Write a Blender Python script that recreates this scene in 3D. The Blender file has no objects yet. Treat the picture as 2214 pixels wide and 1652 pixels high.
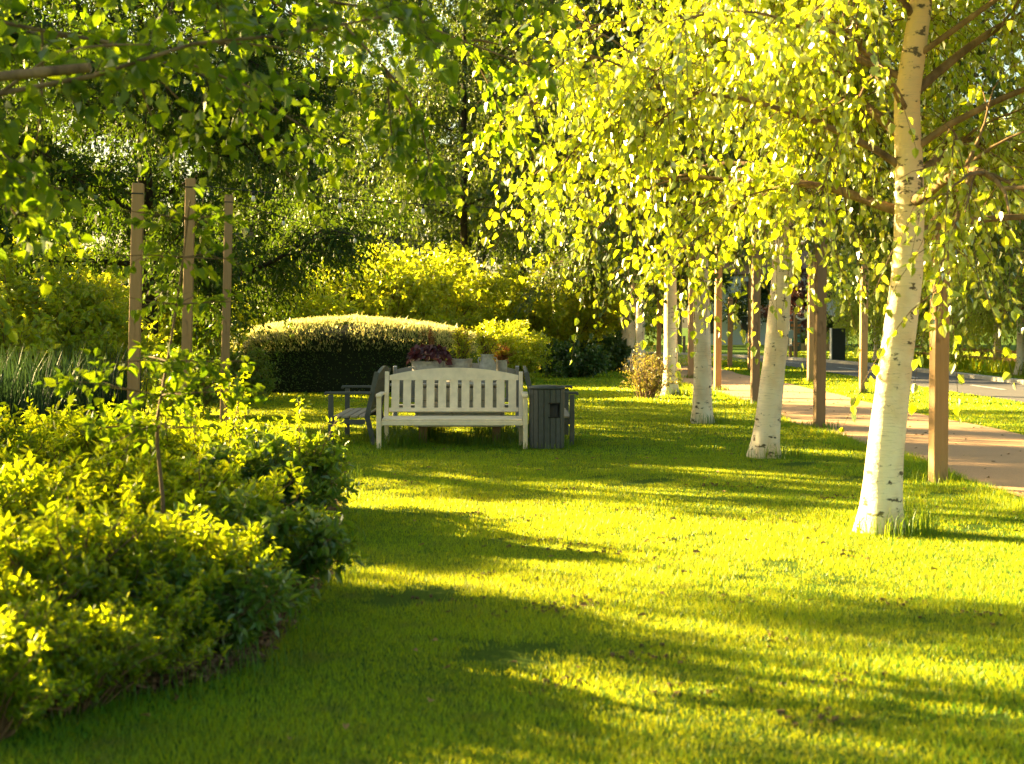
import bpy, bmesh, math
import numpy as np
from mathutils import Vector, Matrix

PI = math.pi
sc = bpy.context.scene
col = sc.collection
FPX, HC, HY, CX = 3074.0, 1.5, 700.0, 1107.0      # lens, eye height and horizon of the survey
SUN_AZ, SUN_EL = math.radians(60), math.radians(16)  # sun stands to the left and a little ahead


def G(px, py):
    """ground point surveyed from the photograph"""
    d = FPX * HC / (py - HY)
    return ((px - CX) / FPX * d, d)


def rs(seed):
    return np.random.default_rng(seed)


def nz(a):
    return a / np.maximum(np.linalg.norm(a, axis=-1, keepdims=True), 1e-9)


_wr = rs(5)
_wd = [(_wr.uniform(0, 2 * PI), _wr.uniform(0, 2 * PI), s) for s in (0.35, 0.6, 1.1, 1.9, 3.1, 5.3) for _ in range(3)]


def wav(x, y, k=1.0):
    s = 0
    for a, p, f in _wd:
        s = s + np.sin((x * math.cos(a) + y * math.sin(a)) * f * k * 2.2 + p) / (1 + f)
    return s / 4.5


def gh(x, y):
    """gentle lumps of the lawn"""
    m = np.clip((3.6 - x) / 1.5, 0, 1) * np.clip((30 - y) / 8, 0, 1)
    return 0.022 * wav(x, y) * m


# ------------------------------------------------------------------ mesh collector
class Geo:
    def __init__(s):
        s.v, s.f, s.n, s.m, s.o = [], [], [], [], 0

    def add(s, v, f, mat=0):
        v = np.asarray(v, np.float32).reshape(-1, 3)
        f = np.asarray(f, np.int32)
        s.v.append(v)
        s.f.append((f + s.o).ravel())
        s.n.append(np.full(len(f), f.shape[1], np.int32))
        s.m.append(np.full(len(f), mat, np.int32))
        s.o += len(v)

    def mesh(s, name, mats, smooth=False):
        me = bpy.data.meshes.new(name)
        v = np.concatenate(s.v); f = np.concatenate(s.f); n = np.concatenate(s.n); m = np.concatenate(s.m)
        me.vertices.add(len(v)); me.vertices.foreach_set('co', v.ravel())
        me.loops.add(len(f)); me.loops.foreach_set('vertex_index', f)
        me.polygons.add(len(n))
        st = np.zeros(len(n), np.int32); st[1:] = np.cumsum(n)[:-1]
        me.polygons.foreach_set('loop_start', st)
        try:
            me.polygons.foreach_set('loop_total', n)
        except Exception:
            pass
        for q in mats:
            me.materials.append(q)
        me.polygons.foreach_set('material_index', m)
        me.polygons.foreach_set('use_smooth', np.full(len(n), smooth, bool))
        me.update(calc_edges=True)
        me.validate()
        return me

    def build(s, name, mats, parent=None, smooth=False):
        o = bpy.data.objects.new(name, s.mesh(name, mats if isinstance(mats, (list, tuple)) else [mats], smooth))
        col.objects.link(o)
        o.parent = parent
        return o

    # solids
    def box(s, c, size, mat=0, bev=0.004, rot=None):
        bm = bmesh.new()
        bmesh.ops.create_cube(bm, size=1)
        for v in bm.verts:
            v.co = Vector((v.co.x * size[0], v.co.y * size[1], v.co.z * size[2]))
        if bev:
            bmesh.ops.bevel(bm, geom=bm.edges[:], offset=min(bev, min(size) * 0.3), segments=1, affect='EDGES')
        M = Matrix.Translation(Vector(c)) @ (rot.to_4x4() if rot is not None else Matrix())
        bm.verts.index_update()
        v = [M @ q.co for q in bm.verts]
        k = s.o
        s.v.append(np.array([tuple(q) for q in v], np.float32))
        for f in bm.faces:
            s.f.append(np.array([q.index for q in f.verts], np.int32) + k)
            s.n.append(np.array([len(f.verts)], np.int32)); s.m.append(np.array([mat], np.int32))
        s.o += len(v)
        bm.free()

    def tube(s, pts, rad, sides=6, mat=0, cap=True):
        pts = np.asarray(pts, float); n = len(pts)
        rad = np.broadcast_to(np.asarray(rad, float), (n,))
        t = nz(np.gradient(pts, axis=0))
        ref = np.array([1.0, 0, 0]) if abs(t[0][0]) < 0.8 else np.array([0, 1.0, 0])
        a = nz(np.cross(t, ref)); b = np.cross(t, a)
        an = np.arange(sides) * 2 * PI / sides
        ring = pts[:, None] + rad[:, None, None] * (a[:, None] * np.cos(an)[None, :, None] + b[:, None] * np.sin(an)[None, :, None])
        i = np.arange(n - 1)[:, None] * sides; j = np.arange(sides)[None]; j2 = (j + 1) % sides
        f = np.stack([i + j, i + j2, i + sides + j2, i + sides + j], -1).reshape(-1, 4)
        s.add(ring, f, mat)
        if cap:
            k = s.o - n * sides
            for base, rev in ((k, False), (k + (n - 1) * sides, True)):
                idx = np.arange(sides, dtype=np.int32) + base
                s.f.append(idx[::-1] if rev else idx); s.n.append(np.array([sides], np.int32)); s.m.append(np.array([mat], np.int32))

    def lathe(s, prof, sides=24, mat=0, c=(0, 0, 0)):
        an = np.arange(sides) * 2 * PI / sides
        v = np.array([[(r * math.cos(a) + c[0], r * math.sin(a) + c[1], z + c[2]) for a in an] for r, z in prof])
        n = len(prof)
        i = np.arange(n - 1)[:, None] * sides; j = np.arange(sides)[None]; j2 = (j + 1) % sides
        s.add(v, np.stack([i + j, i + j2, i + sides + j2, i + sides + j], -1).reshape(-1, 4), mat)

    # many thin twigs at once: S start, D dir, L length, droop
    def twigs(s, P, r0, r1, mat=0):
        N, K, _ = P.shape
        t = nz(np.gradient(P, axis=1))
        a = nz(np.cross(t, np.array([0.31, 0.77, 0.55]))); b = np.cross(t, a)
        an = np.arange(3) * 2 * PI / 3
        r = np.linspace(r0, r1, K)[None, :, None, None]
        ring = P[:, :, None] + r * (a[:, :, None] * np.cos(an)[:, None] + b[:, :, None] * np.sin(an)[:, None])
        i = (np.arange(N) * K * 3)[:, None, None] + (np.arange(K - 1) * 3)[None, :, None]; j = np.arange(3)[None, None]; j2 = (j + 1) % 3
        s.add(ring, np.stack([i + j, i + j2, i + 3 + j2, i + 3 + j], -1).reshape(-1, 4), mat)

    def leaves(s, P, A, N, L, W, fold=0.25, curl=0.15, kind=6, mat=0):
        n = len(P)
        L = np.broadcast_to(np.asarray(L, float), (n,))[:, None]; W = np.broadcast_to(np.asarray(W, float), (n,))[:, None]
        S = nz(np.cross(A, N)); U = np.cross(S, A)
        if kind == 6:
            V = np.stack([P, P + A * L * .28 + S * W * .48 + U * W * fold, P + A * L * .62 + S * W * .42 + U * (W * fold * .8 - L * curl * .4),
                          P + A * L - U * L * curl,
                          P + A * L * .62 - S * W * .42 + U * (W * fold * .8 - L * curl * .4), P + A * L * .28 - S * W * .48 + U * W * fold], 1)
            k = np.arange(n)[:, None] * 6
            f = np.concatenate([k + np.array([[0, 1, 2, 3]]), k + np.array([[0, 3, 4, 5]])])
        else:
            V = np.stack([P, P + A * L * .42 + S * W * .5 + U * W * fold, P + A * L - U * L * curl, P + A * L * .42 - S * W * .5 + U * W * fold], 1)
            k = np.arange(n)[:, None] * 4
            f = np.concatenate([k + np.array([[0, 1, 2]]), k + np.array([[0, 2, 3]])])
        s.add(V, f, mat)


# ------------------------------------------------------------------ materials
def newmat(name):
    m = bpy.data.materials.new(name); m.use_nodes = True
    nt = m.node_tree; nt.nodes.clear()
    out = nt.nodes.new('ShaderNodeOutputMaterial')
    return m, nt, out


def N(nt, t, **kw):
    n = nt.nodes.new('ShaderNode' + t)
    for k, v in kw.items():
        if k.startswith('i_'):
            n.inputs[k[2:].replace('_', ' ')].default_value = v
        else:
            setattr(n, k, v)
    return n


def rgb(c):
    return (c[0], c[1], c[2], 1)


def mixc(nt, fac, a, b, mode='MIX'):
    n = nt.nodes.new('ShaderNodeMix'); n.data_type = 'RGBA'; n.blend_type = mode
    for sock, v in ((n.inputs[0], fac), (n.inputs[6], a), (n.inputs[7], b)):
        if isinstance(v, (int, float)):
            sock.default_value = v
        elif isinstance(v, tuple):
            sock.default_value = rgb(v)
        else:
            nt.links.new(v, sock)
    return n.outputs[2]


def ramp(nt, src, stops):
    n = nt.nodes.new('ShaderNodeValToRGB')
    while len(n.color_ramp.elements) < len(stops):
        n.color_ramp.elements.new(0.5)
    for e, (p, c) in zip(n.color_ramp.elements, stops):
        e.position = p; e.color = rgb(c) if isinstance(c, tuple) else (c, c, c, 1)
    nt.links.new(src, n.inputs[0])
    return n.outputs[0]


def coord(nt, scale=(1, 1, 1), kind='Object'):
    tc = nt.nodes.new('ShaderNodeTexCoord'); mp = nt.nodes.new('ShaderNodeMapping')
    mp.inputs['Scale'].default_value = scale
    nt.links.new(tc.outputs[kind], mp.inputs[0])
    return mp.outputs[0]


def noise(nt, vec, scale, detail=4, rough=.55):
    n = N(nt, 'TexNoise'); n.inputs['Scale'].default_value = scale; n.inputs['Detail'].default_value = detail
    n.inputs['Roughness'].default_value = rough
    nt.links.new(vec, n.inputs['Vector'])
    return n.outputs['Fac']


def leafmat(name, lo, hi, tr, tfac=.5, gloss=.06, rough=.35, clump=.8):
    m, nt, out = newmat(name)
    geo = N(nt, 'NewGeometry')
    rnd = geo.outputs['Random Per Island']
    c = mixc(nt, rnd, lo, hi)
    nf = noise(nt, coord(nt), clump, 2)
    sh = ramp(nt, nf, [(.3, .72), (.7, 1.2)])
    c = mixc(nt, 1.0, c, sh, 'MULTIPLY')
    t = mixc(nt, rnd, (tr[0] * .75, tr[1] * .95, tr[2]), (tr[0] * 1.15, tr[1] * 1.05, tr[2]))
    d = N(nt, 'BsdfDiffuse'); nt.links.new(c, d.inputs[0])
    tl = N(nt, 'BsdfTranslucent'); nt.links.new(t, tl.inputs[0])
    mx = N(nt, 'MixShader'); mx.inputs[0].default_value = tfac
    nt.links.new(d.outputs[0], mx.inputs[1]); nt.links.new(tl.outputs[0], mx.inputs[2])
    gl = N(nt, 'BsdfGlossy'); gl.inputs['Roughness'].default_value = rough; gl.inputs[0].default_value = (1, 1, .95, 1)
    lw = N(nt, 'LayerWeight'); lw.inputs[0].default_value = .25
    mt = N(nt, 'Math', operation='MULTIPLY_ADD'); mt.inputs[1].default_value = gloss * 2.2; mt.inputs[2].default_value = gloss * .5
    nt.links.new(lw.outputs['Fresnel'], mt.inputs[0])
    m2 = N(nt, 'MixShader')
    nt.links.new(mt.outputs[0], m2.inputs[0]); nt.links.new(mx.outputs[0], m2.inputs[1]); nt.links.new(gl.outputs[0], m2.inputs[2])
    nt.links.new(m2.outputs[0], out.inputs[0])
    return m


def princ(name, build, rough=.6, spec=.4):
    m, nt, out = newmat(name)
    p = N(nt, 'BsdfPrincipled'); p.inputs['Roughness'].default_value = rough
    p.inputs['Specular IOR Level'].default_value = spec
    c, bump = build(nt)
    if isinstance(c, tuple):
        p.inputs['Base Color'].default_value = rgb(c)
    else:
        nt.links.new(c, p.inputs['Base Color'])
    if bump is not None:
        b = N(nt, 'Bump'); b.inputs['Strength'].default_value = bump[1]; b.inputs['Distance'].default_value = bump[2]
        nt.links.new(bump[0], b.inputs['Height']); nt.links.new(b.outputs[0], p.inputs['Normal'])
    nt.links.new(p.outputs[0], out.inputs[0])
    return m


def paint(name, c, var=.12, rough=.5, grain=(6, 6, 6)):
    def b(nt):
        v = coord(nt, grain)
        f = noise(nt, v, 3, 5)
        k = ramp(nt, f, [(.3, 1 - var), (.7, 1 + var * .6)])
        return mixc(nt, 1.0, c, k, 'MULTIPLY'), (f, .25, .01)
    return princ(name, b, rough)


def wood(name, a, b_, scale=(9, 9, .7), rough=.75):
    def b(nt):
        v = coord(nt, scale)
        f = noise(nt, v, 4, 6, .65)
        k = noise(nt, coord(nt, (5, 5, 2.2)), 1.6, 2)
        c = mixc(nt, f, a, b_)
        kn = ramp(nt, k, [(.62, 1.0), (.72, .45)])
        return mixc(nt, 1.0, c, kn, 'MULTIPLY'), (f, .5, .01)
    return princ(name, b, rough, .25)


def bark(name, a, b_, s=9):
    def b(nt):
        f = noise(nt, coord(nt, (1, 1, .3)), s, 6, .65)
        return mixc(nt, ramp(nt, f, [(.35, 0.0), (.68, 1.0)]), a, b_), (f, 1.0, .03)
    return princ(name, b, .9, .15)


def birchbark():
    def b(nt):
        hz = nt.nodes.new('ShaderNodeTexCoord'); hs = N(nt, 'SeparateXYZ'); nt.links.new(hz.outputs['Object'], hs.inputs[0])
        hm = N(nt, 'MapRange'); hm.inputs[1].default_value = 1.3; hm.inputs[2].default_value = 3.2; hm.inputs[4].default_value = .9; nt.links.new(hs.outputs[2], hm.inputs[0])
        band = noise(nt, coord(nt, (2.2, 2.2, 26)), 1.6, 5, .6)
        fine = noise(nt, coord(nt, (5, 5, 70)), 1.4, 3, .6)
        big = noise(nt, coord(nt, (2.2, 2.2, 1.6)), 1.3, 3, .6)
        scar = noise(nt, coord(nt, (5, 5, 9)), 1.5, 4, .62)
        c = mixc(nt, ramp(nt, big, [(.42, 0.0), (.72, 1.0)]), (.87, .74, .56), (.68, .46, .27))
        c = mixc(nt, hm.outputs[0], c, (.70, .47, .24))
        c = mixc(nt, ramp(nt, fine, [(.56, 0.0), (.72, .55)]), c, (.40, .33, .26))
        c = mixc(nt, ramp(nt, band, [(.66, 0.0), (.72, .9)]), c, (.20, .14, .10))
        tc = N(nt, 'TexCoord'); sx = N(nt, 'SeparateXYZ'); nt.links.new(tc.outputs['Object'], sx.inputs[0])
        # rough dark bark gathers at the foot and round the whorl of limbs
        foot = N(nt, 'MapRange'); foot.inputs[1].default_value = 0.0; foot.inputs[2].default_value = .75; foot.inputs[3].default_value = .07; foot.inputs[4].default_value = 0.0
        nt.links.new(sx.outputs[2], foot.inputs[0])
        wh = ramp(nt, sx.outputs[2], [(0.0, 0.0), (.5, 0.0), (.56, .6), (.62, .6), (.75, .3), (1.0, .5)])
        mr = N(nt, 'MapRange'); mr.inputs[2].default_value = 4.0; nt.links.new(sx.outputs[2], mr.inputs[0]); nt.links.new(mr.outputs[0], wh.node.inputs[0])
        mu = N(nt, 'Math', operation='MULTIPLY_ADD'); mu.inputs[1].default_value = .16; nt.links.new(wh, mu.inputs[0]); nt.links.new(foot.outputs[0], mu.inputs[2])
        ad = N(nt, 'Math', operation='ADD'); nt.links.new(scar, ad.inputs[0]); nt.links.new(mu.outputs[0], ad.inputs[1])
        c = mixc(nt, ramp(nt, ad.outputs[0], [(.635, 0.0), (.68, 1.0)]), c, (.12, .09, .065))
        return c, (scar, .7, .02)
    return princ('birch_bark', b, .7, .25)


M = {}
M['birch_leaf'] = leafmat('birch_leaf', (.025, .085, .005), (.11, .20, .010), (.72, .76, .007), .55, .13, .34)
M['shade_birch_leaf'] = leafmat('shade_birch_leaf', (.025, .065, .012), (.06, .12, .018), (.17, .22, .010), .42, .05, .4)  # darker birch leaf, the shade of the rear crowns put into its colour
M['brightened_birch_leaf'] = leafmat('brightened_birch_leaf', (.20, .27, .04), (.36, .43, .07), (.78, .80, .06), .5, .05, .45)  # paler birch leaf, colour lifted where sunlight fails to reach the crowns
M['dark_leaf'] = leafmat('dark_leaf', (.010, .042, .008), (.03, .085, .012), (.13, .20, .006), .36, .03, .5)
M['near_leaf'] = leafmat('near_leaf', (.012, .050, .006), (.04, .10, .008), (.30, .42, .005), .5, .03, .4)
M['shrub_leaf'] = leafmat('shrub_leaf', (.010, .06, .004), (.04, .125, .008), (.68, .74, .006), .52, .035, .42, 1.6)
M['broad_leaf'] = leafmat('broad_leaf', (.03, .09, .012), (.06, .14, .016), (.36, .48, .012), .42, .08, .35, 1.6)
M['bush_leaf'] = leafmat('bush_leaf', (.15, .22, .012), (.28, .33, .016), (.80, .80, .016), .55, .06, .45)
M['far_leaf'] = leafmat('far_leaf', (.02, .055, .008), (.055, .10, .012), (.13, .17, .008), .42, .04, .5, .5)
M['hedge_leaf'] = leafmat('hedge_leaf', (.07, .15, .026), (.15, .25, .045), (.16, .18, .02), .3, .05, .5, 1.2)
M['sunlit_hedge_tip'] = leafmat('sunlit_hedge_tip', (.42, .40, .15), (.68, .62, .30), (.85, .76, .28), .5, .04, .5, 1.0)  # pale shoots, with the sunlit top of the hedge put into their colour
M['ivy_leaf'] = leafmat('ivy_leaf', (.02, .06, .015), (.04, .10, .02), (.20, .30, .01), .3, .07, .35)
M['copper_leaf'] = leafmat('copper_leaf', (.035, .012, .014), (.07, .02, .016), (.22, .05, .02), .35, .05, .4)
M['purple_leaf'] = leafmat('purple_leaf', (.06, .018, .03), (.13, .04, .055), (.22, .04, .05), .3, .08, .35, 3)
M['red_leaf'] = leafmat('red_leaf', (.12, .05, .025), (.22, .09, .03), (.4, .14, .03), .35, .04, .45, 3)
M['yellow_leaf'] = leafmat('yellow_leaf', (.30, .24, .02), (.42, .34, .03), (.6, .5, .02), .4, .04, .45, 3)
M['grass_blade'] = leafmat('grass_blade', (.022, .17, .010), (.07, .29, .014), (.74, .72, .016), .45, .02, .5, .7)
def straw(m):
    nt = m.node_tree; d = next(n for n in nt.nodes if n.type == 'BSDF_DIFFUSE')
    src = d.inputs[0].links[0].from_socket
    f = ramp(nt, noise(nt, coord(nt, (1, 1.5, 1)), 2.6, 7, .68), [(.54, 0.0), (.68, .75)])
    nt.links.new(mixc(nt, f, src, (.14, .15, .04)), d.inputs[0])
    t = next(n for n in nt.nodes if n.type == 'BSDF_TRANSLUCENT'); ts = t.inputs[0].links[0].from_socket
    nt.links.new(mixc(nt, f, ts, (.30, .28, .04)), t.inputs[0])


straw(M['grass_blade'])
M['long_grass'] = leafmat('long_grass', (.03, .12, .012), (.07, .18, .016), (.40, .48, .012), .4, .03, .5, 1.0)
M['reed_leaf'] = leafmat('reed_leaf', (.010, .035, .020), (.025, .06, .032), (.06, .11, .03), .25, .015, .5, 1.0)
M['twig'] = paint('twig_bark', (.16, .095, .045), .3, .8)
M['dark_twig'] = paint('dark_twig_bark', (.05, .035, .022), .3, .85)
M['birch_bark'] = birchbark()
M['limb_bark'] = bark('limb_bark', (.10, .065, .04), (.30, .20, .11), 8)
M['dark_bark'] = bark('dark_bark', (.018, .014, .010), (.06, .045, .03), 12)
M['post'] = wood('post_wood', (.32, .185, .085), (.48, .30, .155))
M['dark_post'] = wood('weathered_post_wood', (.20, .13, .07), (.33, .22, .125))
M['cream'] = paint('cream_paint', (.93, .78, .61), .14, .45, (3, 3, 3))
M['grey'] = paint('dark_grey_paint', (.085, .095, .095), .15, .5)
M['palegrey'] = paint('pale_grey_paint', (.36, .36, .38), .1, .5)
M['worn_seat'] = wood('worn_seat_wood', (.34, .28, .21), (.46, .40, .32), (9, .8, 9))
M['slate'] = paint('slate_paint', (.06, .068, .072), .2, .45)
M['black'] = paint('black_plastic', (.008, .007, .007), .1, .6)
M['crate'] = wood('crate_wood', (.55, .50, .43), (.70, .66, .58), (.8, 9, 9))
M['zinc'] = paint('weathered_zinc', (.42, .40, .38), .3, .5)
M['kerb'] = paint('kerb_concrete', (.5, .46, .4), .2, .85)
M['white'] = paint('white_paint', (.74, .73, .70), .06, .5)
M['orange'] = paint('orange_print', (.60, .16, .03), .1, .5)
M['blue'] = paint('blue_print', (.10, .30, .42), .1, .5)
M['green'] = paint('green_print', (.06, .22, .10), .1, .5)
M['wire'] = paint('black_cable', (.02, .02, .02), .1, .5)
M['glassbulb'] = princ('bulb_glass', lambda nt: ((.75, .72, .65), None), .12, .8)
M['soil'] = bark('soil', (.035, .02, .012), (.10, .06, .035), 14)
M['roof'] = paint('roof_tile', (.16, .12, .10), .25, .8, (2, 2, 14))
M['render_wall'] = paint('rendered_wall', (.56, .47, .38), .08, .85)
M['pane'] = paint('window_glass', (.05, .06, .07), .1, .15)


def ground_mat():
    def b(nt):
        v = coord(nt)
        f = noise(nt, v, 1.3, 6, .6); g = noise(nt, v, 60, 5, .7)
        c = mixc(nt, f, (.03, .07, .008), (.07, .13, .012))
        c = mixc(nt, ramp(nt, g, [(.35, 0.0), (.65, 1.0)]), c, (.11, .19, .014))
        return c, (g, 1.0, .04)
    return princ('lawn_ground', b, .95, .1)


def path_mat():
    def b(nt):
        v = coord(nt)
        f = noise(nt, v, .8, 5, .6); g = noise(nt, v, 90, 4, .7)
        st = noise(nt, coord(nt, (1, .5, 1)), 7, 4, .7)
        c = mixc(nt, f, (.66, .39, .21), (.80, .51, .30))
        c = mixc(nt, ramp(nt, g, [(.35, 0.0), (.7, .45)]), c, (.24, .14, .09))
        c = mixc(nt, ramp(nt, st, [(.68, 0.0), (.76, .5)]), c, (.13, .08, .05))
        return c, (g, .5, .006)
    return princ('path_surface', b, .9, .15)


def road_mat():
    def b(nt):
        v = coord(nt)
        f = noise(nt, v, .5, 5, .6); g = noise(nt, v, 70, 4, .7)
        c = mixc(nt, f, (.10, .095, .10), (.16, .15, .15))
        c = mixc(nt, ramp(nt, g, [(.4, 0.0), (.7, .5)]), c, (.24, .22, .21))
        return c, (g, .6, .006)
    return princ('road_surface', b, .85, .2)


M['ground'] = ground_mat(); M['path'] = path_mat(); M['road'] = road_mat()


# ------------------------------------------------------------------ things
def tag(o, label, cat, group=None, kind=None):
    if label: o['label'] = label
    if cat: o['category'] = cat
    if group: o['group'] = group
    if kind: o['kind'] = kind
    return o


def thing(name, label, cat, loc=(0, 0, 0), rz=0.0, group=None):
    o = bpy.data.objects.new(name, None); col.objects.link(o)
    o.location = loc; o.rotation_euler = (0, 0, rz)
    o.empty_display_size = .2
    return tag(o, label, cat, group)


def part(name, me, parent):
    o = bpy.data.objects.new(name, me); col.objects.link(o); o.parent = parent
    return o


def dup(root, loc, rz=0.0, label=None, scale=1.0, tilt=(0, 0)):
    r = root.copy(); col.objects.link(r)
    r.location = loc; r.rotation_euler = (tilt[0], tilt[1], rz); r.scale = (scale,) * 3
    if label: r['label'] = label
    for ch in root.children:
        c = ch.copy(); col.objects.link(c); c.parent = r
        for g in ch.children:
            d = g.copy(); col.objects.link(d); d.parent = c
    return r


# ------------------------------------------------------------------ plant generators
def curve(rng, p0, d, L, n=7, bend=(0, 0, 0), wig=.05):
    p = [np.array(p0, float)]; d = nz(np.array(d, float)); st = L / (n - 1)
    for i in range(n - 1):
        d = nz(d + np.array(bend) * st / max(L, .01) + rng.normal(0, wig, 3))
        p.append(p[-1] + d * st)
    return np.array(p)


def resample(pts, k):
    seg = np.r_[0, np.cumsum(np.linalg.norm(np.diff(pts, axis=0), axis=1))]
    t = np.linspace(0, seg[-1], k)
    return np.stack([np.interp(t, seg, pts[:, i]) for i in range(3)], 1)


class Wood:
    """collects sample points with tangents along limbs, where twigs may grow"""
    def __init__(s): s.p, s.t = [], []

    def add(s, pts, lo=.3, step=.06):
        L = np.linalg.norm(np.diff(pts, axis=0), axis=1).sum()
        q = resample(pts, max(3, int(L / step))); t = nz(np.gradient(q, axis=0))
        k = int(len(q) * lo)
        s.p.append(q[k:]); s.t.append(t[k:])

    def pick(s, rng, n):
        P = np.concatenate(s.p); T = np.concatenate(s.t)
        i = rng.integers(0, len(P), n)
        return P[i], T[i]


def foliage(g, rng, S, T, L, droop, spread, lpt, lL, lW, hang=.6, kind=6, lmat=0, tmat=1, r0=.004, K=5, follow=.6, lift=0.0, start=.12, upn=.8):
    n = len(S)
    D = nz(T * follow + rng.normal(0, spread, (n, 3)) + np.array([0, 0, lift]))
    Ln = L * rng.uniform(.55, 1.25, n)
    t = np.linspace(0, 1, K)
    P = S[:, None] + D[:, None] * (Ln[:, None] * t)[..., None]
    P[:, :, 2] -= (Ln * droop * rng.uniform(.6, 1.3, n))[:, None] * t ** 2
    g.twigs(P, r0, r0 * .35, tmat)
    u = (start + (1 - start) * (np.arange(lpt) + rng.uniform(.0, 1.0, (n, lpt))) / lpt) * (K - 1)
    i = np.clip(u.astype(int), 0, K - 2); w = (u - i)[..., None]
    r = np.arange(n)[:, None]
    Q = P[r, i] * (1 - w) + P[r, i + 1] * w
    tg = nz(P[r, i + 1] - P[r, i])
    A = nz(tg * .45 + rng.normal(0, .55, Q.shape) + np.array([0, 0, -hang])).reshape(-1, 3)
    Q = Q.reshape(-1, 3) + A * rng.uniform(.1, .35, (n * lpt, 1)) * lL
    Nn = nz(rng.normal(0, .7, Q.shape) + np.array([0, 0, upn]))
    s = rng.uniform(.6, 1.2, n * lpt)
    g.leaves(Q, A, Nn, lL * s, lW * s * rng.uniform(.8, 1.1, n * lpt), rng.uniform(.1, .4), .18, kind, lmat)


def tree_meshes(seed, H, r0, base, R, nprim, nsec, ntw, twL, droop, lpt, lL, lW, lmat, bmat, limbmat=None, tmat='twig', up=.35, pdroop=-.5, kind=6,
                hang=.6, spread=.55, lean=(0, 0), trunk=None, follow=.6, name='tree', sides=12, top=.75, secL=.38, flare=.7, wlo=.3, trmin=.012, keep=None):
    rng = rs(seed)
    wg = Geo(); wd = Wood()
    if trunk is None:
        n = 11; t = np.linspace(0, 1, n)
        tp = np.stack([lean[0] * t * H + np.cumsum(rng.normal(0, .012 * H / 10, n)), lean[1] * t * H + np.cumsum(rng.normal(0, .012 * H / 10, n)), t * H], 1)
        tp -= tp[0]
    else:
        tp = np.array(trunk, float)
    tp = resample(tp, 40)
    z = tp[:, 2]
    rad = r0 * np.clip(1 - z / (H * 1.02), .03, 1) ** .75 * (1 + flare * np.exp(-z / .16)) 
    # a trunk that is not a perfect cylinder
    sd = 20 if sides >= 10 else sides
    tz = nz(np.gradient(tp, axis=0)); an = np.arange(sd) * 2 * PI / sd
    lob = 1 + .05 * np.sin(an * 2 + 1.0)[None] + .18 * np.exp(-z / .14)[:, None] * np.sin(an * 5 + seed)[None] + rng.normal(0, .015, (len(tp), sd))
    ring = tp[:, None] + (rad[:, None] * lob)[..., None] * np.stack([np.cos(an), np.sin(an), 0 * an], 1)[None]
    ring[0, :, 2] -= .08
    i = np.arange(len(tp) - 1)[:, None] * sd; j = np.arange(sd)[None]; j2 = (j + 1) % sd
    wg.add(ring, np.stack([i + j, i + j2, i + sd + j2, i + sd + j], -1).reshape(-1, 4), 0)
    for k in range(nprim):
        u = (k + rng.uniform(.0, .8)) / nprim
        zz = base + (H * .97 - base) * u ** 1.15
        p0 = np.array([np.interp(zz, z, tp[:, q]) for q in range(3)])
        az = k * 2.399 + rng.uniform(-.4, .4)
        el = up + .7 * u + rng.uniform(-.15, .15)
        d = np.array([math.cos(az) * math.cos(el), math.sin(az) * math.cos(el), math.sin(el)])
        L = R * (1 - top * u ** 1.4) * rng.uniform(.75, 1.12)
        pts = curve(rng, p0, d, L, 9, (0, 0, pdroop), .06)
        rr = np.interp(zz, z, rad) * rng.uniform(.28, .45)
        wg.tube(pts, np.linspace(max(rr, trmin), .006, 9), 7, 1, False)
        wd.add(pts, wlo)
        for q in range(nsec):
            s = rng.uniform(.25, .95); m = s * 8; a = int(min(m, 7)); f = m - a
            p1 = pts[a] * (1 - f) + pts[a + 1] * f; tn = nz(pts[a + 1] - pts[a])
            d2 = nz(tn + rng.normal(0, .6, 3) + np.array([0, 0, .1]))
            L2 = secL * R * rng.uniform(.5, 1.1)
            p2 = curve(rng, p1, d2, L2, 6, (0, 0, pdroop * .8), .09)
            wg.tube(p2, np.linspace(max(rr * .35, .008), .004, 6), 5, 1, False)
            wd.add(p2, .1)
    cg = Geo()
    S, T = wd.pick(rng, ntw)
    if keep is not None:
        kk = keep(S); S, T = S[kk], T[kk]
    foliage(cg, rng, S, T, twL, droop, spread, lpt, lL, lW, hang, kind, 0, 1, .0045, 5, follow)
    tm = wg.mesh('trunk', [bmat, limbmat or bmat], True)
    cm = cg.mesh('crown', [lmat, M[tmat]])
    return tm, cm


def make_tree(name, label, cat, loc, rz, meshes, scale=1.0, group=None, tilt=(0, 0)):
    t = thing(name, label, cat, loc, rz, group)
    t.scale = (scale,) * 3; t.rotation_euler = (tilt[0], tilt[1], rz)
    part('trunk', meshes[0], t); part('crown', meshes[1], t)
    return t


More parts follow.
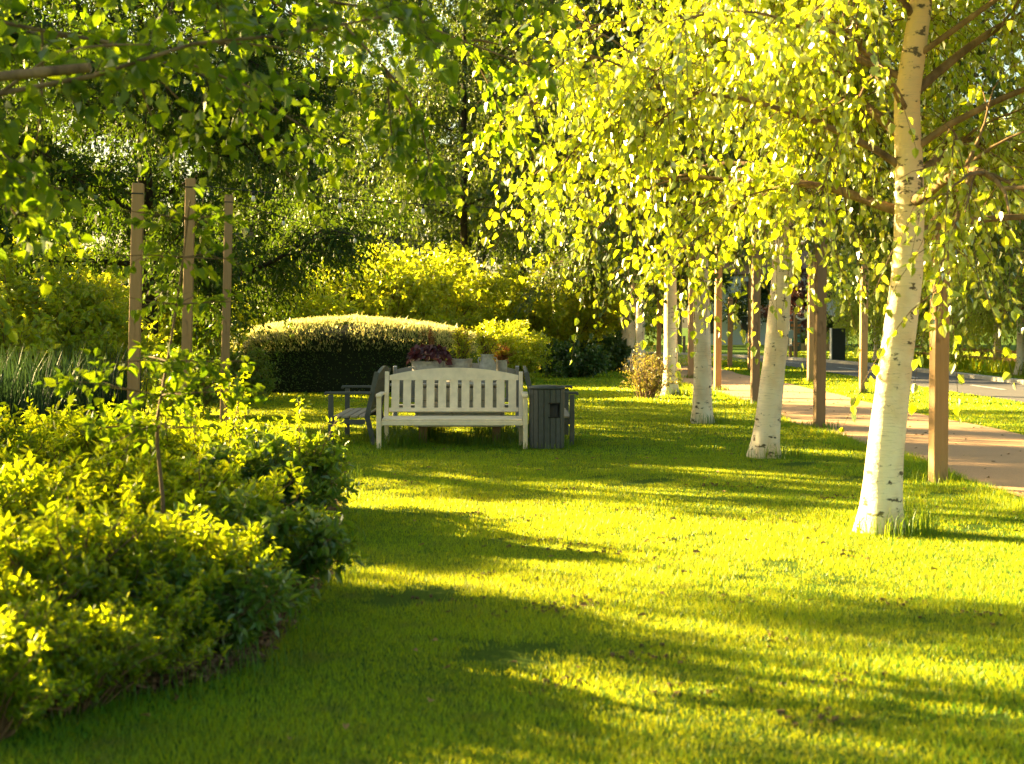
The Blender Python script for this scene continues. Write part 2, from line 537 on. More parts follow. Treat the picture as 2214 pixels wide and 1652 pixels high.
def bush_meshes(seed, rx, ry, h, nst, ntw, twL, lpt, lL, lW, lmat, tmat='twig', kind=6, droop=.1, hang=.1, lift=.35, spread=.55, low=.1, lumps=3):
    """many-stemmed bush: stems fan out from the foot, twigs all over them"""
    rng = rs(seed)
    sg = Geo(); wd = Wood()
    for k in range(nst):
        a = rng.uniform(0, 2 * PI); q = math.sqrt(rng.uniform(0, 1))
        lump = 1 + .14 * math.sin(a * lumps + seed)
        end = np.array([math.cos(a) * q * rx * lump, math.sin(a) * q * ry * lump, h * (low + (1 - low) * math.sqrt(max(0, 1 - q ** 2.4))) * rng.uniform(.68, 1.0) * lump])
        st = np.array([end[0] * .3, end[1] * .3, 0])
        mid = (st * .4 + end * .6) + np.array([0, 0, .12 * h]) + rng.normal(0, .04 * h, 3)
        pts = resample(np.array([st, mid, end]), 6) + rng.normal(0, .012, (6, 3))
        pts[0, 2] = -.03
        sg.tube(pts, np.linspace(.011, .004, 6), 5, 0, False)
        wd.add(pts, .25)
    cg = Geo()
    S, T = wd.pick(rng, ntw)
    foliage(cg, rng, S, T, twL, droop, spread, lpt, lL, lW, hang, kind, 0, 1, .003, 4, .5, lift)
    return sg.mesh('stems', [M[tmat]], True), cg.mesh('foliage', [lmat, M[tmat]])


def make_bush(name, label, cat, loc, rz, meshes, scale=1.0, group=None):
    t = thing(name, label, cat, loc, rz, group); t.scale = (scale,) * 3
    part('stems', meshes[0], t); part('foliage', meshes[1], t)
    return t


def P3(px, py, z=0.0):
    x, y = G(px, py)
    return (x, y, z)


# ================================================================== SETTING
xs = np.unique(np.r_[-400, -200, -100, -60, -35, -20, np.arange(-12, 6.01, .25), 8, 20, 35, 60, 100, 200, 400])
ys = np.unique(np.r_[-200, -60, -20, -5, np.arange(0, 34, .25), 40, 55, 80, 120, 200, 500])
X, Y = np.meshgrid(xs, ys)
g = Geo()
nx, ny = len(xs), len(ys)
i = np.arange(ny - 1)[:, None] * nx; j = np.arange(nx - 1)[None]
g.add(np.stack([X, Y, gh(X, Y)], -1), np.stack([i + j, i + j + 1, i + nx + j + 1, i + nx + j], -1).reshape(-1, 4))
tag(g.build('lawn', M['ground'], None, True), 'mown lawn reaching to the trees', None, None, 'structure')


def strip(name, left, right, z, mat, label):
    l = np.array(left, float); r = np.array(right, float)
    g = Geo(); n = len(l)
    V = np.concatenate([np.c_[l, np.full(n, z)], np.c_[r, np.full(n, z)]])
    k = np.arange(n - 1)
    g.add(V, np.stack([k, n + k, n + k + 1, k + 1], -1))
    return tag(g.build(name, mat), label, None, None, 'structure')


def pathL(y): return 4.32 + .1 * np.sin(y * .5) + .05 * np.sin(y * 1.7) + .003 * y
def pathR(y): return 6.85 + .06 * np.sin(y * .4 + 1) + .04 * np.sin(y * 1.3)


py_ = np.arange(-10, 50.1, .5)
strip('path', np.c_[pathL(py_), py_], np.c_[pathR(py_), py_], .006, M['path'], 'reddish gravel footpath between the birches and the road')


def offset(c, w):
    c = np.array(c, float); t = nz(np.gradient(c, axis=0)); nrm = np.c_[-t[:, 1], t[:, 0]]
    return c + nrm * w


rc = np.array([(11.1, -20), (11.1, 0), (11.1, 20), (11.1, 36), (11.2, 46), (11.0, 53), (9.8, 60), (7.0, 67), (2.5, 73), (-5, 78), (-18, 83), (-40, 88)], float)
rcs = resample(np.c_[rc, np.zeros(len(rc))], 120)[:, :2]
for _ in range(6):
    rcs[1:-1] = (rcs[:-2] + rcs[1:-1] * 2 + rcs[2:]) / 4
strip('road', offset(rcs, 1.4), offset(rcs, -1.4), .010, M['road'], 'narrow asphalt lane bending left behind the birches')
strip('side_road', [(4.4, 50), (4.8, 55), (5.5, 60), (6.2, 66)], [(6.9, 50), (7.9, 55), (9, 60), (9.4, 63)], .014, M['path'], 'end of the footpath where it meets the lane')
# dashed centre line
g = Geo()
for k in range(8, 110, 6):
    a, b = rcs[k], rcs[k + 2]; t = nz(b - a); nn = np.array([-t[1], t[0]]) * .05
    g.add([(*(a + nn), .018), (*(a - nn), .018), (*(b - nn), .018), (*(b + nn), .018)], [[0, 1, 2, 3]])
tag(g.build('road_marking', M['white']), 'white dashed line along the lane', None, None, 'structure')
# kerb on the far side
g = Geo()
ki, ko = offset(rcs, -1.42), offset(rcs, -1.56)
n = len(rcs)
for k in range(n - 1):
    a0, b0, a1, b1 = ki[k], ko[k], ki[k + 1], ko[k + 1]
    f = .985
    a1 = a0 + (a1 - a0) * f; b1 = b0 + (b1 - b0) * f
    v = [(*a0, -.05), (*b0, -.05), (*b1, -.05), (*a1, -.05), (*a0, .11), (*b0, .12), (*b1, .12), (*a1, .11)]
    g.add(v, [[0, 1, 5, 4], [1, 2, 6, 5], [2, 3, 7, 6], [3, 0, 4, 7], [4, 5, 6, 7]])
tag(g.build('kerb', M['kerb']), 'pale concrete kerb along the far side of the lane', None, None, 'structure')

# planting bed under the near shrubs
bed = [G(745, 1010), G(742, 1120), G(725, 1230), G(640, 1350), G(575, 1440), G(430, 1490), G(200, 1530), G(-100, 1570)]
bed = np.array(bed + [(-4.5, 4.4), (-7.5, 6.0), (-8, 12.5), (-3.2, 12.6)])
g = Geo()
c = bed.mean(0); m_ = len(bed)
rings = [bed * (1 - k / 8) + c * (k / 8) for k in range(8)]
V = []
for k, r in enumerate(rings):
    q = r + (rs(50 + k).normal(0, .03, r.shape) if k else 0)
    V.append(np.c_[q, gh(q[:, 0], q[:, 1]) + (.006 if k == 0 else .05 + .01 * rs(k).normal(0, 1, m_))])
V.append(np.array([[c[0], c[1], .06]]))
V = np.concatenate(V)
for k in range(7):
    a = np.arange(m_); b = (a + 1) % m_
    g.add(V, np.stack([k * m_ + a, k * m_ + b, (k + 1) * m_ + b, (k + 1) * m_ + a], -1)) if k == 0 else g.f.append(np.stack([k * m_ + a, k * m_ + b, (k + 1) * m_ + b, (k + 1) * m_ + a], -1).ravel().astype(np.int32)) or g.n.append(np.full(m_, 4, np.int32)) or g.m.append(np.zeros(m_, np.int32))
a = np.arange(m_); b = (a + 1) % m_
g.f.append(np.stack([7 * m_ + a, 7 * m_ + b, np.full(m_, 8 * m_)], -1).ravel().astype(np.int32)); g.n.append(np.full(m_, 3, np.int32)); g.m.append(np.zeros(m_, np.int32))
tag(g.build('soil_bed', M['soil']), 'dark soil of the planting bed', None, None, 'structure')


def inside(px, py, poly):
    r = np.zeros(len(px), bool); n = len(poly); j = n - 1
    for i in range(n):
        xi, yi = poly[i]; xj, yj = poly[j]
        c = ((yi > py) != (yj > py)) & (px < (xj - xi) * (py - yi) / (yj - yi + 1e-12) + xi)
        r ^= c; j = i
    return r


# bark chips on the bed edge
rng = rs(77)
e = []
for k in range(7):
    t = rng.uniform(0, 1, (420, 1)); e.append(bed[k] * (1 - t) + bed[k + 1] * t + rng.normal(0, .05, (420, 2)) + np.array([-.11, 0.02]))
e = np.concatenate(e)
Pc = np.c_[e, np.maximum(gh(e[:, 0], e[:, 1]), 0) + rng.uniform(.015, .06, len(e))]
g = Geo()
A = nz(np.c_[rng.normal(0, 1, (len(e), 2)), rng.normal(0, .25, len(e))])
g.leaves(Pc, A, nz(np.array([0, 0, 1.0]) + rng.normal(0, .35, (len(e), 3))), rng.uniform(.02, .06, len(e)), rng.uniform(.008, .022, len(e)), .1, .1, 6)
tag(g.build('bark_mulch', wood('bark_chip', (.10, .055, .03), (.24, .14, .08))), 'brown bark chips along the edge of the shrub bed', 'mulch', None, 'stuff')

# ------------------------------------------------------------------ GRASS
BIRCH = [G(1903, 1150), G(1652, 990), G(1517, 915), G(1449, 855), G(1385, 812), G(1357, 804), G(1337, 799)]
NEARPOST = [G(2028, 1043), G(1771, 928), G(1632, 876), G(1551, 844), G(1493, 818), G(1424, 793)]
FARPOST = [G(1866, 851), G(1752, 826), G(1622, 802), G(1578, 795)]
BC = np.array([-.735, 18.3])      # centre of the ring of benches


def grass_zone(seed, y0, y1, dens, hmin, hmax, wid, near):
    rng = rs(seed)
    half0, half1 = .42 * y0 + .9, .42 * y1 + 1.6
    area = (half0 + half1) * (y1 - y0)
    n = int(area * dens)
    y = rng.uniform(y0, y1, n); x = rng.uniform(-1, 1, n) * (half0 + (half1 - half0) * (y - y0) / (y1 - y0))
    keep = ~((x > pathL(y) + rng.normal(0, .04, n)) & (x < pathR(y) + rng.normal(0, .04, n)) & (y < 50))
    keep &= ~((x > 9.7) & (x < 12.7))
    keep &= ~inside(x, y, bed + np.array([-.06, 0]))
    bare = wav(x * 1.0 + 3.1, y * 1.4 + 7.7, 3.7)
    keep &= ~((bare > .56 + rng.normal(0, .12, n)) & (y < 30))
    x, y = x[keep], y[keep]; n = len(x)
    lump = 1 + .3 * wav(x, y, 1.5) + .35 * wav(x + 9, y, 6.0) * (y < 14)
    h = rng.uniform(hmin, hmax, n) * np.clip(lump, .4, 1.8)
    # ragged along the path edge
    ed = np.abs(x - pathL(y)) < .35
    h = np.where(ed, h * rng.uniform(1, 2.4, n), h)
    az = rng.uniform(0, 2 * PI, n); la = rng.uniform(0, 2 * PI, n); ln = rng.uniform(.15, .8, n) * h
    w = wid * rng.uniform(.6, 1.3, n)
    sx, sy = np.cos(az) * w / 2, np.sin(az) * w / 2
    lx, ly = np.cos(la) * ln, np.sin(la) * ln
    z = gh(x, y) - .004
    if near:
        V = np.stack([np.c_[x - sx, y - sy, z], np.c_[x + sx, y + sy, z], np.c_[x + sx * .8 + lx * .35, y + sy * .8 + ly * .35, z + h * .6],
                      np.c_[x - sx * .8 + lx * .35, y - sy * .8 + ly * .35, z + h * .6], np.c_[x + lx, y + ly, z + h]], 1)
        k = np.arange(n)[:, None] * 5
        return V.reshape(-1, 3), [k + np.array([[0, 1, 2, 3]]), k + np.array([[3, 2, 4]])]
    V = np.stack([np.c_[x - sx, y - sy, z], np.c_[x + sx, y + sy, z], np.c_[x + lx, y + ly, z + h]], 1)
    k = np.arange(n)[:, None] * 3
    return V.reshape(-1, 3), [k + np.array([[0, 1, 2]])]


g = Geo()
for args in ((1, 2.6, 6.5, 11500, .015, .037, .0031, True), (2, 6.5, 10, 10000, .015, .037, .0034, False), (3, 10, 16, 5200, .017, .038, .005, False),
             (4, 16, 26, 1700, .018, .038, .010, False), (5, 26, 44, 300, .03, .05, .026, False), (6, 44, 75, 60, .04, .08, .06, False)):
    V, F = grass_zone(*args)
    k0 = g.o
    for q, f in enumerate(F):
        if q == 0: g.add(V, f)
        else:
            g.f.append((f + k0).ravel().astype(np.int32)); g.n.append(np.full(len(f), f.shape[1], np.int32)); g.m.append(np.zeros(len(f), np.int32))
tag(g.build('grass', M['grass_blade']), 'short bright green grass of the lawn', 'grass', None, 'stuff')


def crumbs():
    rng = rs(92); g = Geo()
    spots = [G(a, b) for a, b in ((1800, 1076), (1815, 1072), (1590, 1052), (1600, 1055), (1545, 1052), (1000, 1040), (985, 1035), (1035, 1028), (885, 1045), (1240, 1060), (1050, 1075), (1180, 1165), (1090, 1180), (1190, 1320), (1230, 1312), (1430, 1210),
             (1850, 1192), (1870, 1205), (1700, 1130), (1560, 1285), (1300, 1300), (1400, 1420), (1820, 1468), (1835, 1475), (1000, 1330), (1020, 1245), (1120, 1250), (1650, 1380), (1960, 1300), (2120, 1330), (1500, 1500), (1760, 1560), (1200, 1480), (940, 1300), (1250, 1180), (1330, 1190), (1010, 1110), (1150, 1120), (1370, 1105), (1450, 1170))]
    for x, y in spots:
        for q in range(rng.integers(8, 26)):
            p = np.array([x + rng.normal(0, .10), y + rng.normal(0, .09)]); r_ = rng.uniform(.006, .019)
            z = float(gh(p[0], p[1]))
            v = nz(rng.normal(0, 1, (8, 3))) * r_ * rng.uniform(.7, 1.2, (8, 1))
            u = np.array([(-1, -1, -1), (1, -1, -1), (1, 1, -1), (-1, 1, -1), (-1, -1, 1), (1, -1, 1), (1, 1, 1), (-1, 1, 1)]) * r_ * .6 + v * .45
            u[:, 2] *= .8
            g.add(u + np.array([p[0], p[1], z + r_ * .4]), [[0, 3, 2, 1], [4, 5, 6, 7], [0, 1, 5, 4], [1, 2, 6, 5], [2, 3, 7, 6], [3, 0, 4, 7]])
    tag(g.build('soil_crumbs', bark('crumb_soil', (.07, .045, .022), (.16, .11, .05), 14)), 'small dark crumbs of soil scattered on the lawn', 'soil', None, 'stuff')


crumbs()
rng = rs(95); n = 420
x = np.r_[rng.uniform(4.2, 6.9, 260), rng.uniform(-1.5, 4.2, 160)]; y = np.r_[10 + 30 * rng.uniform(0, 1, 260) ** 1.6, rng.uniform(5, 26, 160)]
g = Geo(); a = rng.uniform(0, 2 * PI, n)
g.leaves(np.c_[x, y, np.where(x > 4.2, .012, gh(x, y) + .03)], nz(np.c_[np.cos(a), np.sin(a), rng.uniform(-.05, .25, n)]), nz(np.array([0, 0, 1.0]) + rng.normal(0, .3, (n, 3))), rng.uniform(.03, .06, n), rng.uniform(.02, .035, n), .25, .1, 6)
tag(g.build('fallen_leaves', wood('dry_leaf', (.16, .09, .03), (.34, .22, .08))), 'scattered dry fallen leaves on path and lawn', 'leaves', None, 'stuff')


def tuft(g, rng, c, r, n, h0, h1, w=.006, ell=1.0):
    a = rng.uniform(0, 2 * PI, n); q = np.sqrt(rng.uniform(0, 1, n)) * r
    x = c[0] + np.cos(a) * q; y = c[1] + np.sin(a) * q * ell
    h = rng.uniform(h0, h1, n); b = rng.uniform(0, 2 * PI, n)
    L = h * rng.uniform(.1, .8, n)
    s = np.c_[np.cos(b + 1.57), np.sin(b + 1.57), 0 * b] * (w * rng.uniform(.6, 1.3, n))[:, None]
    z0 = gh(x, y)
    p0 = np.c_[x, y, z0 - .01]; p1 = np.c_[x + np.cos(b) * L * .25, y + np.sin(b) * L * .25, z0 + h * .62]; p2 = np.c_[x + np.cos(b) * L, y + np.sin(b) * L, z0 + h * rng.uniform(.75, 1.05, n)]
    V = np.stack([p0 - s / 2, p0 + s / 2, p1 + s * .4, p1 - s * .4, p2], 1)
    k = np.arange(n)[:, None] * 5; k0 = g.o
    g.add(V.reshape(-1, 3), k + np.array([[0, 1, 2, 3]]))
    f = k + np.array([[3, 2, 4]])
    g.f.append((f + k0).ravel().astype(np.int32)); g.n.append(np.full(n, 3, np.int32)); g.m.append(np.zeros(n, np.int32))


g = Geo(); rng = rs(91)
for k, (x, y) in enumerate(BIRCH[:5]):
    tuft(g, rng, (x + .1, y), .34, 260, .06, .22, .006 + .001 * k)
tuft(g, rng, (BIRCH[0][0] + .1, BIRCH[0][1] - .05), .30, 240, .06, .24, .004)
tuft(g, rng, (BIRCH[0][0] + .26, BIRCH[0][1] - .02), .16, 60, .15, .38, .004)
for x, y in NEARPOST + FARPOST:
    tuft(g, rng, (x, y), .28, 130, .05, .15, .006 if y < 20 else .011)
for q in range(26):
    a = rng.uniform(0, 1, 2)
    tuft(g, rng, (BC[0] + (a[0] - .5) * 2.1, BC[1] + (a[1] - .5) * 2.2), .25, 150, .06, .24, .008)
for dx in (-1, 1):
    tuft(g, rng, (BC[0] + dx * .84, BC[1] - 1.25), .2, 90, .05, .13, .008)
    tuft(g, rng, (BC[0] + dx * 1.4, BC[1] - .8), .25, 90, .05, .13, .008)
tuft(g, rng, (.45, 17.0), .34, 130, .05, .12, .008)
for k in range(7):
    for q in range(5):
        t = (q + .5) / 5
        p = bed[k] * (1 - t) + bed[k + 1] * t
        if rng.uniform() < .55: tuft(g, rng, p + np.array([.04, 0]), .16, 40, .05, .16, .005)
tag(g.build('long_grass', M['long_grass']), 'longer uncut grass round trunks, posts and benches', 'grass', None, 'stuff')

# ================================================================== BENCHES
def bench(label, loc, rz, pm, seatm):
    W, t = 1.80, None
    root = thing('park_bench', label, 'bench', loc, rz, 'four benches set back to back in a square')
    hw = W / 2
    for sx in (-1, 1):
        g = Geo(); g.box((sx * (hw - .025), .03, .31), (.055, .06, .64), 0, .004)
        g.build('leg', pm, root)
        g = Geo()                                   # back leg runs up into the backrest post, raked
        x = sx * (hw - .075)
        for a, b, y0, y1 in ((-.02, .36, .56, .47), (.36, .90, .47, .59)):
            L = math.hypot(b - a, y1 - y0); an = math.atan2(-(y1 - y0), b - a)
            g.box((x, (y0 + y1) / 2, (a + b) / 2), (.05, .06, L + .012), 0, .004, Matrix.Rotation(an, 3, 'X'))
        g.build('leg', pm, root)
        g = Geo(); g.box((sx * (hw - .03), .235, .652), (.07, .56, .03), 0, .006)
        g.box((sx * (hw - .03), -.035, .640), (.07, .03, .03), 0, .006)
        g.build('armrest', pm, root)
        g = Geo(); g.box((sx * (hw - .045), .25, .295), (.03, .40, .055), 0, .004); g.build('side_rail', pm, root)
    g = Geo()
    for k in range(4):
        g.box((0, .035 + .055 + k * .108, .352 + .003 * k), (W - .12, .088, .024), 0, .004)
    g.build('seat', seatm, root)
    g = Geo(); g.box((0, .03, .312), (W - .108, .034, .052), 0, .004); g.build('front_rail', pm, root)
    # backrest built upright then raked
    g = Geo()
    Rk = Matrix.Rotation(-math.atan2(.12, .54), 3, 'X')
    def at(x, z): return (x, .475 + (z - .36) * .12 / .54, z)
    hb = hw - .105
    g.box(at(0, .443), (2 * hb, .036, .05), 0, .004, Rk)
    for k in range(11):
        g.box(at((k - 5) * .1437, .64), (.0975, .02, .36), 0, .003, Rk)
    n = 28                                          # arched top rail
    v, f = [], []
    for k in range(n + 1):
        x = -hb + 2 * hb * k / n; u = x / hb
        zt = .865 + .092 * (1 - abs(u) ** 2.1); zb = .805
        for zz, dy in ((zb, -.019), (zt, -.019), (zt, .019), (zb, .019)):
            p = at(x, zz); v.append((p[0], p[1] + dy, p[2]))
    for k in range(n):
        a = k * 4
        for q in range(4):
            f.append((a + q, a + (q + 1) % 4, a + 4 + (q + 1) % 4, a + 4 + q))
    g.add(v, f)
    g.build('backrest', pm, root)
    return root


bench('cream painted slatted bench facing the open lawn', (BC[0] + .02, 16.95, 0), 0, M['cream'], M['cream'])
bench('dark grey bench turned to the left, its worn wooden seat showing', (BC[0] - 1.515, BC[1] + .0, 0), math.radians(-90), M['grey'], M['worn_seat'])
bench('dark grey bench turned to the right, half hidden behind the litter bin', (BC[0] + 1.50, BC[1] + .0, 0), math.radians(90), M['grey'], M['worn_seat'])
bench('pale grey bench seen from behind through the slats of the cream bench', (BC[0] - .02, BC[1] + 1.50, .02), math.radians(180), M['palegrey'], M['palegrey'])

# wooden plinth in the middle and the pots on it
pl = thing('wooden_plinth', 'low pale boarded platform in the middle of the four benches carrying flower pots', 'platform', (BC[0] + .08, BC[1] - .02, 0))
g = Geo()
for k in range(7):
    g.box((-.48 + k * .16, 0, .735), (.15, 1.1, .03), 0, .004)
g.build('top', M['crate'], pl)
g = Geo()
for sy in (-.53, .53):
    for k in range(3):
        g.box((0, sy, .29 + k * .165), (1.12, .025, .155), 0, .004)
for sx in (-.545, .545):
    for k in range(3):
        g.box((sx, 0, .29 + k * .165), (.025, 1.03, .155), 0, .004)
g.build('side_boards', M['crate'], pl)
for sx in (-1, 1):
    for sy in (-1, 1):
        g = Geo(); g.box((sx * .46, sy * .45, .10), (.1, .1, .26), 0, .006); g.build('leg', M['dark_post'], pl)


def pot(name, label, cat, loc, r, h, handles=False, churn=False):
    t = thing(name, label, cat, loc, .4)
    g = Geo()
    if churn:
        g.lathe([(.0, 0), (r, 0), (r * 1.02, .02), (r, h * .55), (r * .97, h * .62), (r * .72, h * .82), (r * .68, h * .93), (r * .84, h), (r * .8, h), (r * .64, h * .92), (.0, h * .9)], 28)
        g.build('body', M['zinc'], t, True)
        for a in (0, PI):
            g = Geo()
            pts = [(math.cos(a) * q, math.sin(a) * q, z) for q, z in ((r * .72, h * .86), (r * 1.02, h * .88), (r * 1.12, h * .78), (r * .98, h * .64))]
            g.tube(resample(np.array(pts), 10), .009, 6); g.build('handle', M['zinc'], t, True)
    else:
        g.lathe([(0, 0), (r * .84, 0), (r * .87, .012), (r * .9, h * .3), (r * .915, h * .33), (r * .9, h * .36), (r * .96, h * .7), (r * .975, h * .73), (r * .96, h * .76), (r, h - .015), (r * 1.035, h - .006), (r * 1.03, h), (r * .97, h), (r * .95, h - .05), (0, h - .05)], 28)
        g.build('tub', M['zinc'], t, True)
        if handles:
            for a in (0, PI):
                g = Geo(); b = [(r * .98, -.05, h * .72), (r * 1.1, -.05, h * .74), (r * 1.12, 0, h * .70), (r * 1.1, .05, h * .74), (r * .98, .05, h * .72)]
                ca, sa = math.cos(a), math.sin(a)
                g.tube(resample(np.array([(x * ca - y * sa, x * sa + y * ca, z) for x, y, z in b]), 10), .006, 6)
                g.build('handle', M['zinc'], t, True)
    return t


pz = .751
cx, cy = BC[0], BC[1]
pot('zinc_tub', 'wide weathered zinc tub holding the purple leaved plant', 'tub', (cx - .34, cy - .12, pz), .215, .27, True)
pot('zinc_tub', 'mid sized zinc tub between the purple plant and the milk churn', 'tub', (cx + .06, cy + .02, pz), .165, .30, True)
pot('milk_churn', 'old grey milk churn with side handles holding yellow flowers', 'milk churn', (cx + .42, cy - .1, pz), .115, .36, churn=True)
pot('flower_pot', 'small grey pot with reddish trailing plant right of the churn', 'pot', (cx + .60, cy + .06, pz), .075, .28)


def heuchera():
    t = thing('purple_plant', 'dark purple crinkled leaved plant in the wide zinc tub', 'plant', (cx - .32, cy - .12, pz + .22))
    rng = rs(301); n = 190
    a = rng.uniform(0, 2 * PI, n); q = np.sqrt(rng.uniform(0, 1, n))
    el = np.sqrt(np.clip(1 - q ** 2, 0, 1))
    P = np.c_[np.cos(a) * q * .24, np.sin(a) * q * .24, .05 + el * .19 + rng.normal(0, .02, n)]
    A = nz(np.c_[np.cos(a), np.sin(a), -.35 + rng.normal(0, .3, n)])
    g = Geo(); g.leaves(P, A, nz(np.array([0, 0, 1.0]) + rng.normal(0, .4, (n, 3))), rng.uniform(.06, .11, n), rng.uniform(.06, .10, n), .2, .3, 6)
    g.build('foliage', M['purple_leaf'], t)
    g = Geo()
    for k in range(16):
        b = rng.uniform(0, 2 * PI); r = rng.uniform(.0, .12); top = rng.uniform(.34, .52)
        g.tube([(math.cos(b) * .05, math.sin(b) * .05, .02), (math.cos(b) * r * .8, math.sin(b) * r * .8, top * .6), (math.cos(b) * r * 1.3, math.sin(b) * r * 1.3, top)], .0025, 4)
        m = 22; zz = rng.uniform(.6, 1, m) * top
        Pq = np.c_[math.cos(b) * r * 1.15 + rng.normal(0, .012, m), math.sin(b) * r * 1.15 + rng.normal(0, .012, m), zz]
        g.leaves(Pq, nz(rng.normal(0, 1, (m, 3))), nz(rng.normal(0, 1, (m, 3))), .018, .012, .2, .1, 4)
    g.build('flower_spikes', M['red_leaf'], t)


heuchera()


def potplant(name, label, loc, seed, rx, h, lm, n, lL, flowers=None):
    t = thing(name, label, 'plant', loc)
    s, f = bush_meshes(seed, rx, rx, h, 14, n, .09, 7, lL, lL * .4, lm, 'twig', 6, .05, 0.0, .6, .5, .3)
    part('stems', s, t); part('foliage', f, t)
    if flowers:
        rng = rs(seed + 9); m = 90; g = Geo()
        a = rng.uniform(0, 2 * PI, m); q = np.sqrt(rng.uniform(0, 1, m)) * rx
        P = np.c_[np.cos(a) * q, np.sin(a) * q, h * (.75 + .4 * rng.uniform(0, 1, m))]
        for d in range(5):
            b = d * 2 * PI / 5
            A = nz(np.c_[np.cos(b + a), np.sin(b + a), np.full(m, .25)])
            g.leaves(P, A, np.tile([0, 0, 1.0], (m, 1)), .028, .02, .1, .1, 4)
        g.build('blossom', flowers, t)


potplant('feathery_plant', 'tall green feathery plant with red tips in the middle tub', (cx + .07, cy + .02, pz + .25), 311, .16, .40, M['bush_leaf'], 170, .045, M['red_leaf'])
potplant('yellow_flowers', 'bright yellow flowers in the milk churn', (cx + .42, cy - .1, pz + .33), 312, .14, .24, M['bush_leaf'], 80, .05, M['yellow_leaf'])
potplant('trailing_plant', 'reddish trailing plant in the small pot', (cx + .61, cy + .06, pz + .24), 313, .10, .14, M['red_leaf'], 60, .045, M['yellow_leaf'])

# litter bin
bn = thing('litter_bin', 'dark grey slatted round litter bin at the right end of the cream bench', 'bin', (.415, 17.02, 0), 0)
R_ = .205
g = Geo(); g.lathe([(0, .02), (R_ - .022, .02), (R_ - .022, .72), (0, .72)], 32); g.build('body', M['black'], bn, True)
g = Geo()
for k in range(18):
    a = (k + .5) * 2 * PI / 18
    hz = (-PI / 2 + .42)
    dd = abs((a - hz + PI) % (2 * PI) - PI)
    if dd < .33:
        for z0, z1 in ((.02, .40), (.55, .72)):
            g.box((math.cos(a) * (R_ - .006), math.sin(a) * (R_ - .006), (z0 + z1) / 2), (.02, .065, z1 - z0), 0, .004, Matrix.Rotation(a, 3, 'Z'))
    else:
        g.box((math.cos(a) * (R_ - .006), math.sin(a) * (R_ - .006), .37), (.02, .065, .70), 0, .004, Matrix.Rotation(a, 3, 'Z'))
g.build('slats', M['slate'], bn)
g = Geo(); g.lathe([(0, .762), (R_ * .6, .765), (R_ + .012, .752), (R_ + .014, .722), (R_ - .03, .720)], 36); g.build('lid', M['slate'], bn, True)
a = -PI / 2 + .42
for dz in (-.082, .082):
    g = Geo(); g.box((math.cos(a) * (R_ + .002), math.sin(a) * (R_ + .002), .475 + dz), (.024, .15, .016), 0, .003, Matrix.Rotation(a, 3, 'Z'))
    g.build('opening_lip', M['black'], bn)

# ================================================================== POSTS AND FESTOON LIGHTS
def post(name, label, loc, h, w, m, lean=0.0, group=None, cap=False):
    t = thing(name, label, 'post', loc, 0.12, group)
    g = Geo()
    bm = bmesh.new(); bmesh.ops.create_cube(bm, size=1)
    g.box((0, 0, h / 2 - .05), (w, w, h + .1), 0, .006)
    o = g.build('shaft', m, t)
    g = Geo(); g.tube([(0, 0, h - .12), (0, 0, h - .105)], w * .76, 4); hk = g.build('wire_strap', M['wire'], t); hk.rotation_euler = (0, 0, PI / 4)
    bm.free()
    t.rotation_euler = (0, lean, .12)
    return t


LEFTPOST = []
for k, (px, d, h, lab) in enumerate(((285, 15.4, 3.02, 'light timber post leftmost of the three rising out of the shrubs'), (399, 17.6, 3.30, 'middle timber post of three behind the shrubs, partly veiled by leaves'),
                                    (484, 21.5, 3.45, 'light timber post nearest the hedge, rightmost of three behind the shrubs'))):
    x = (px - CX) / FPX * d
    LEFTPOST.append((x, d, h)); post('timber_post', lab, (x, d, 0), h, .118, M['post'], math.radians(1.3), 'festoon posts left of the lawn')
plabs = ['thick brown timber post between the nearest birch and the footpath', 'dark brown timber post at the path edge behind the nearest birch', 'brown timber post just behind the leaning second birch',
         'brown timber post right of the third birch with its foot in long grass', 'orange brown post between the third and fourth birch', 'slim post in the gap behind the fourth birch']
for k, (x, y) in enumerate(NEARPOST):
    post('path_post', plabs[k], (x, y, 0), 3.25, .14, M['dark_post'] if k in (1, 2) else M['post'], math.radians(.6), 'timber posts along the near edge of the footpath')
flabs = ['timber post on the grass verge left of the nearest birch trunk', 'timber post on the verge beside the dark brown post', 'verge post seen left of the second birch', 'short stubby post on the verge near the end of the path']
for k, (x, y) in enumerate(FARPOST):
    post('verge_post', flabs[k], (x, y, 0), 3.2 if k < 3 else 2.4, .14, M['post'], math.radians(.6), 'timber posts on the verge between path and lane')


def festoon(label, a, b, sag, nb, parent=None, bs=1.0):
    t = thing('festoon_lights', label, 'string lights', a)
    a = np.array(a); b = np.array(b)
    u = np.linspace(0, 1, 40)[:, None]
    P = (b - a) * u; P[:, 2] -= sag * 4 * u[:, 0] * (1 - u[:, 0])
    g = Geo(); g.tube(P, .006 * bs, 5); g.build('cable', M['wire'], t, True)
    for k in range(nb):
        q = (k + .7) / nb
        if q >= 1: break
        p = np.array([np.interp(q, u[:, 0], P[:, i]) for i in range(3)])
        h = Geo(); h.lathe([(0, .0), (.016 * bs, -.002), (.018 * bs, -.055 * bs), (0, -.056 * bs)], 8); s = h.build('bulb_socket', M['wire'], t, True); s.location = p
        h = Geo(); h.lathe([(.012 * bs, -.055 * bs), (.022 * bs, -.075 * bs), (.03 * bs, -.105 * bs), (.022 * bs, -.13 * bs), (0, -.138 * bs)], 10); s2 = h.build('bulb', M['glassbulb'], s, True)
    return t


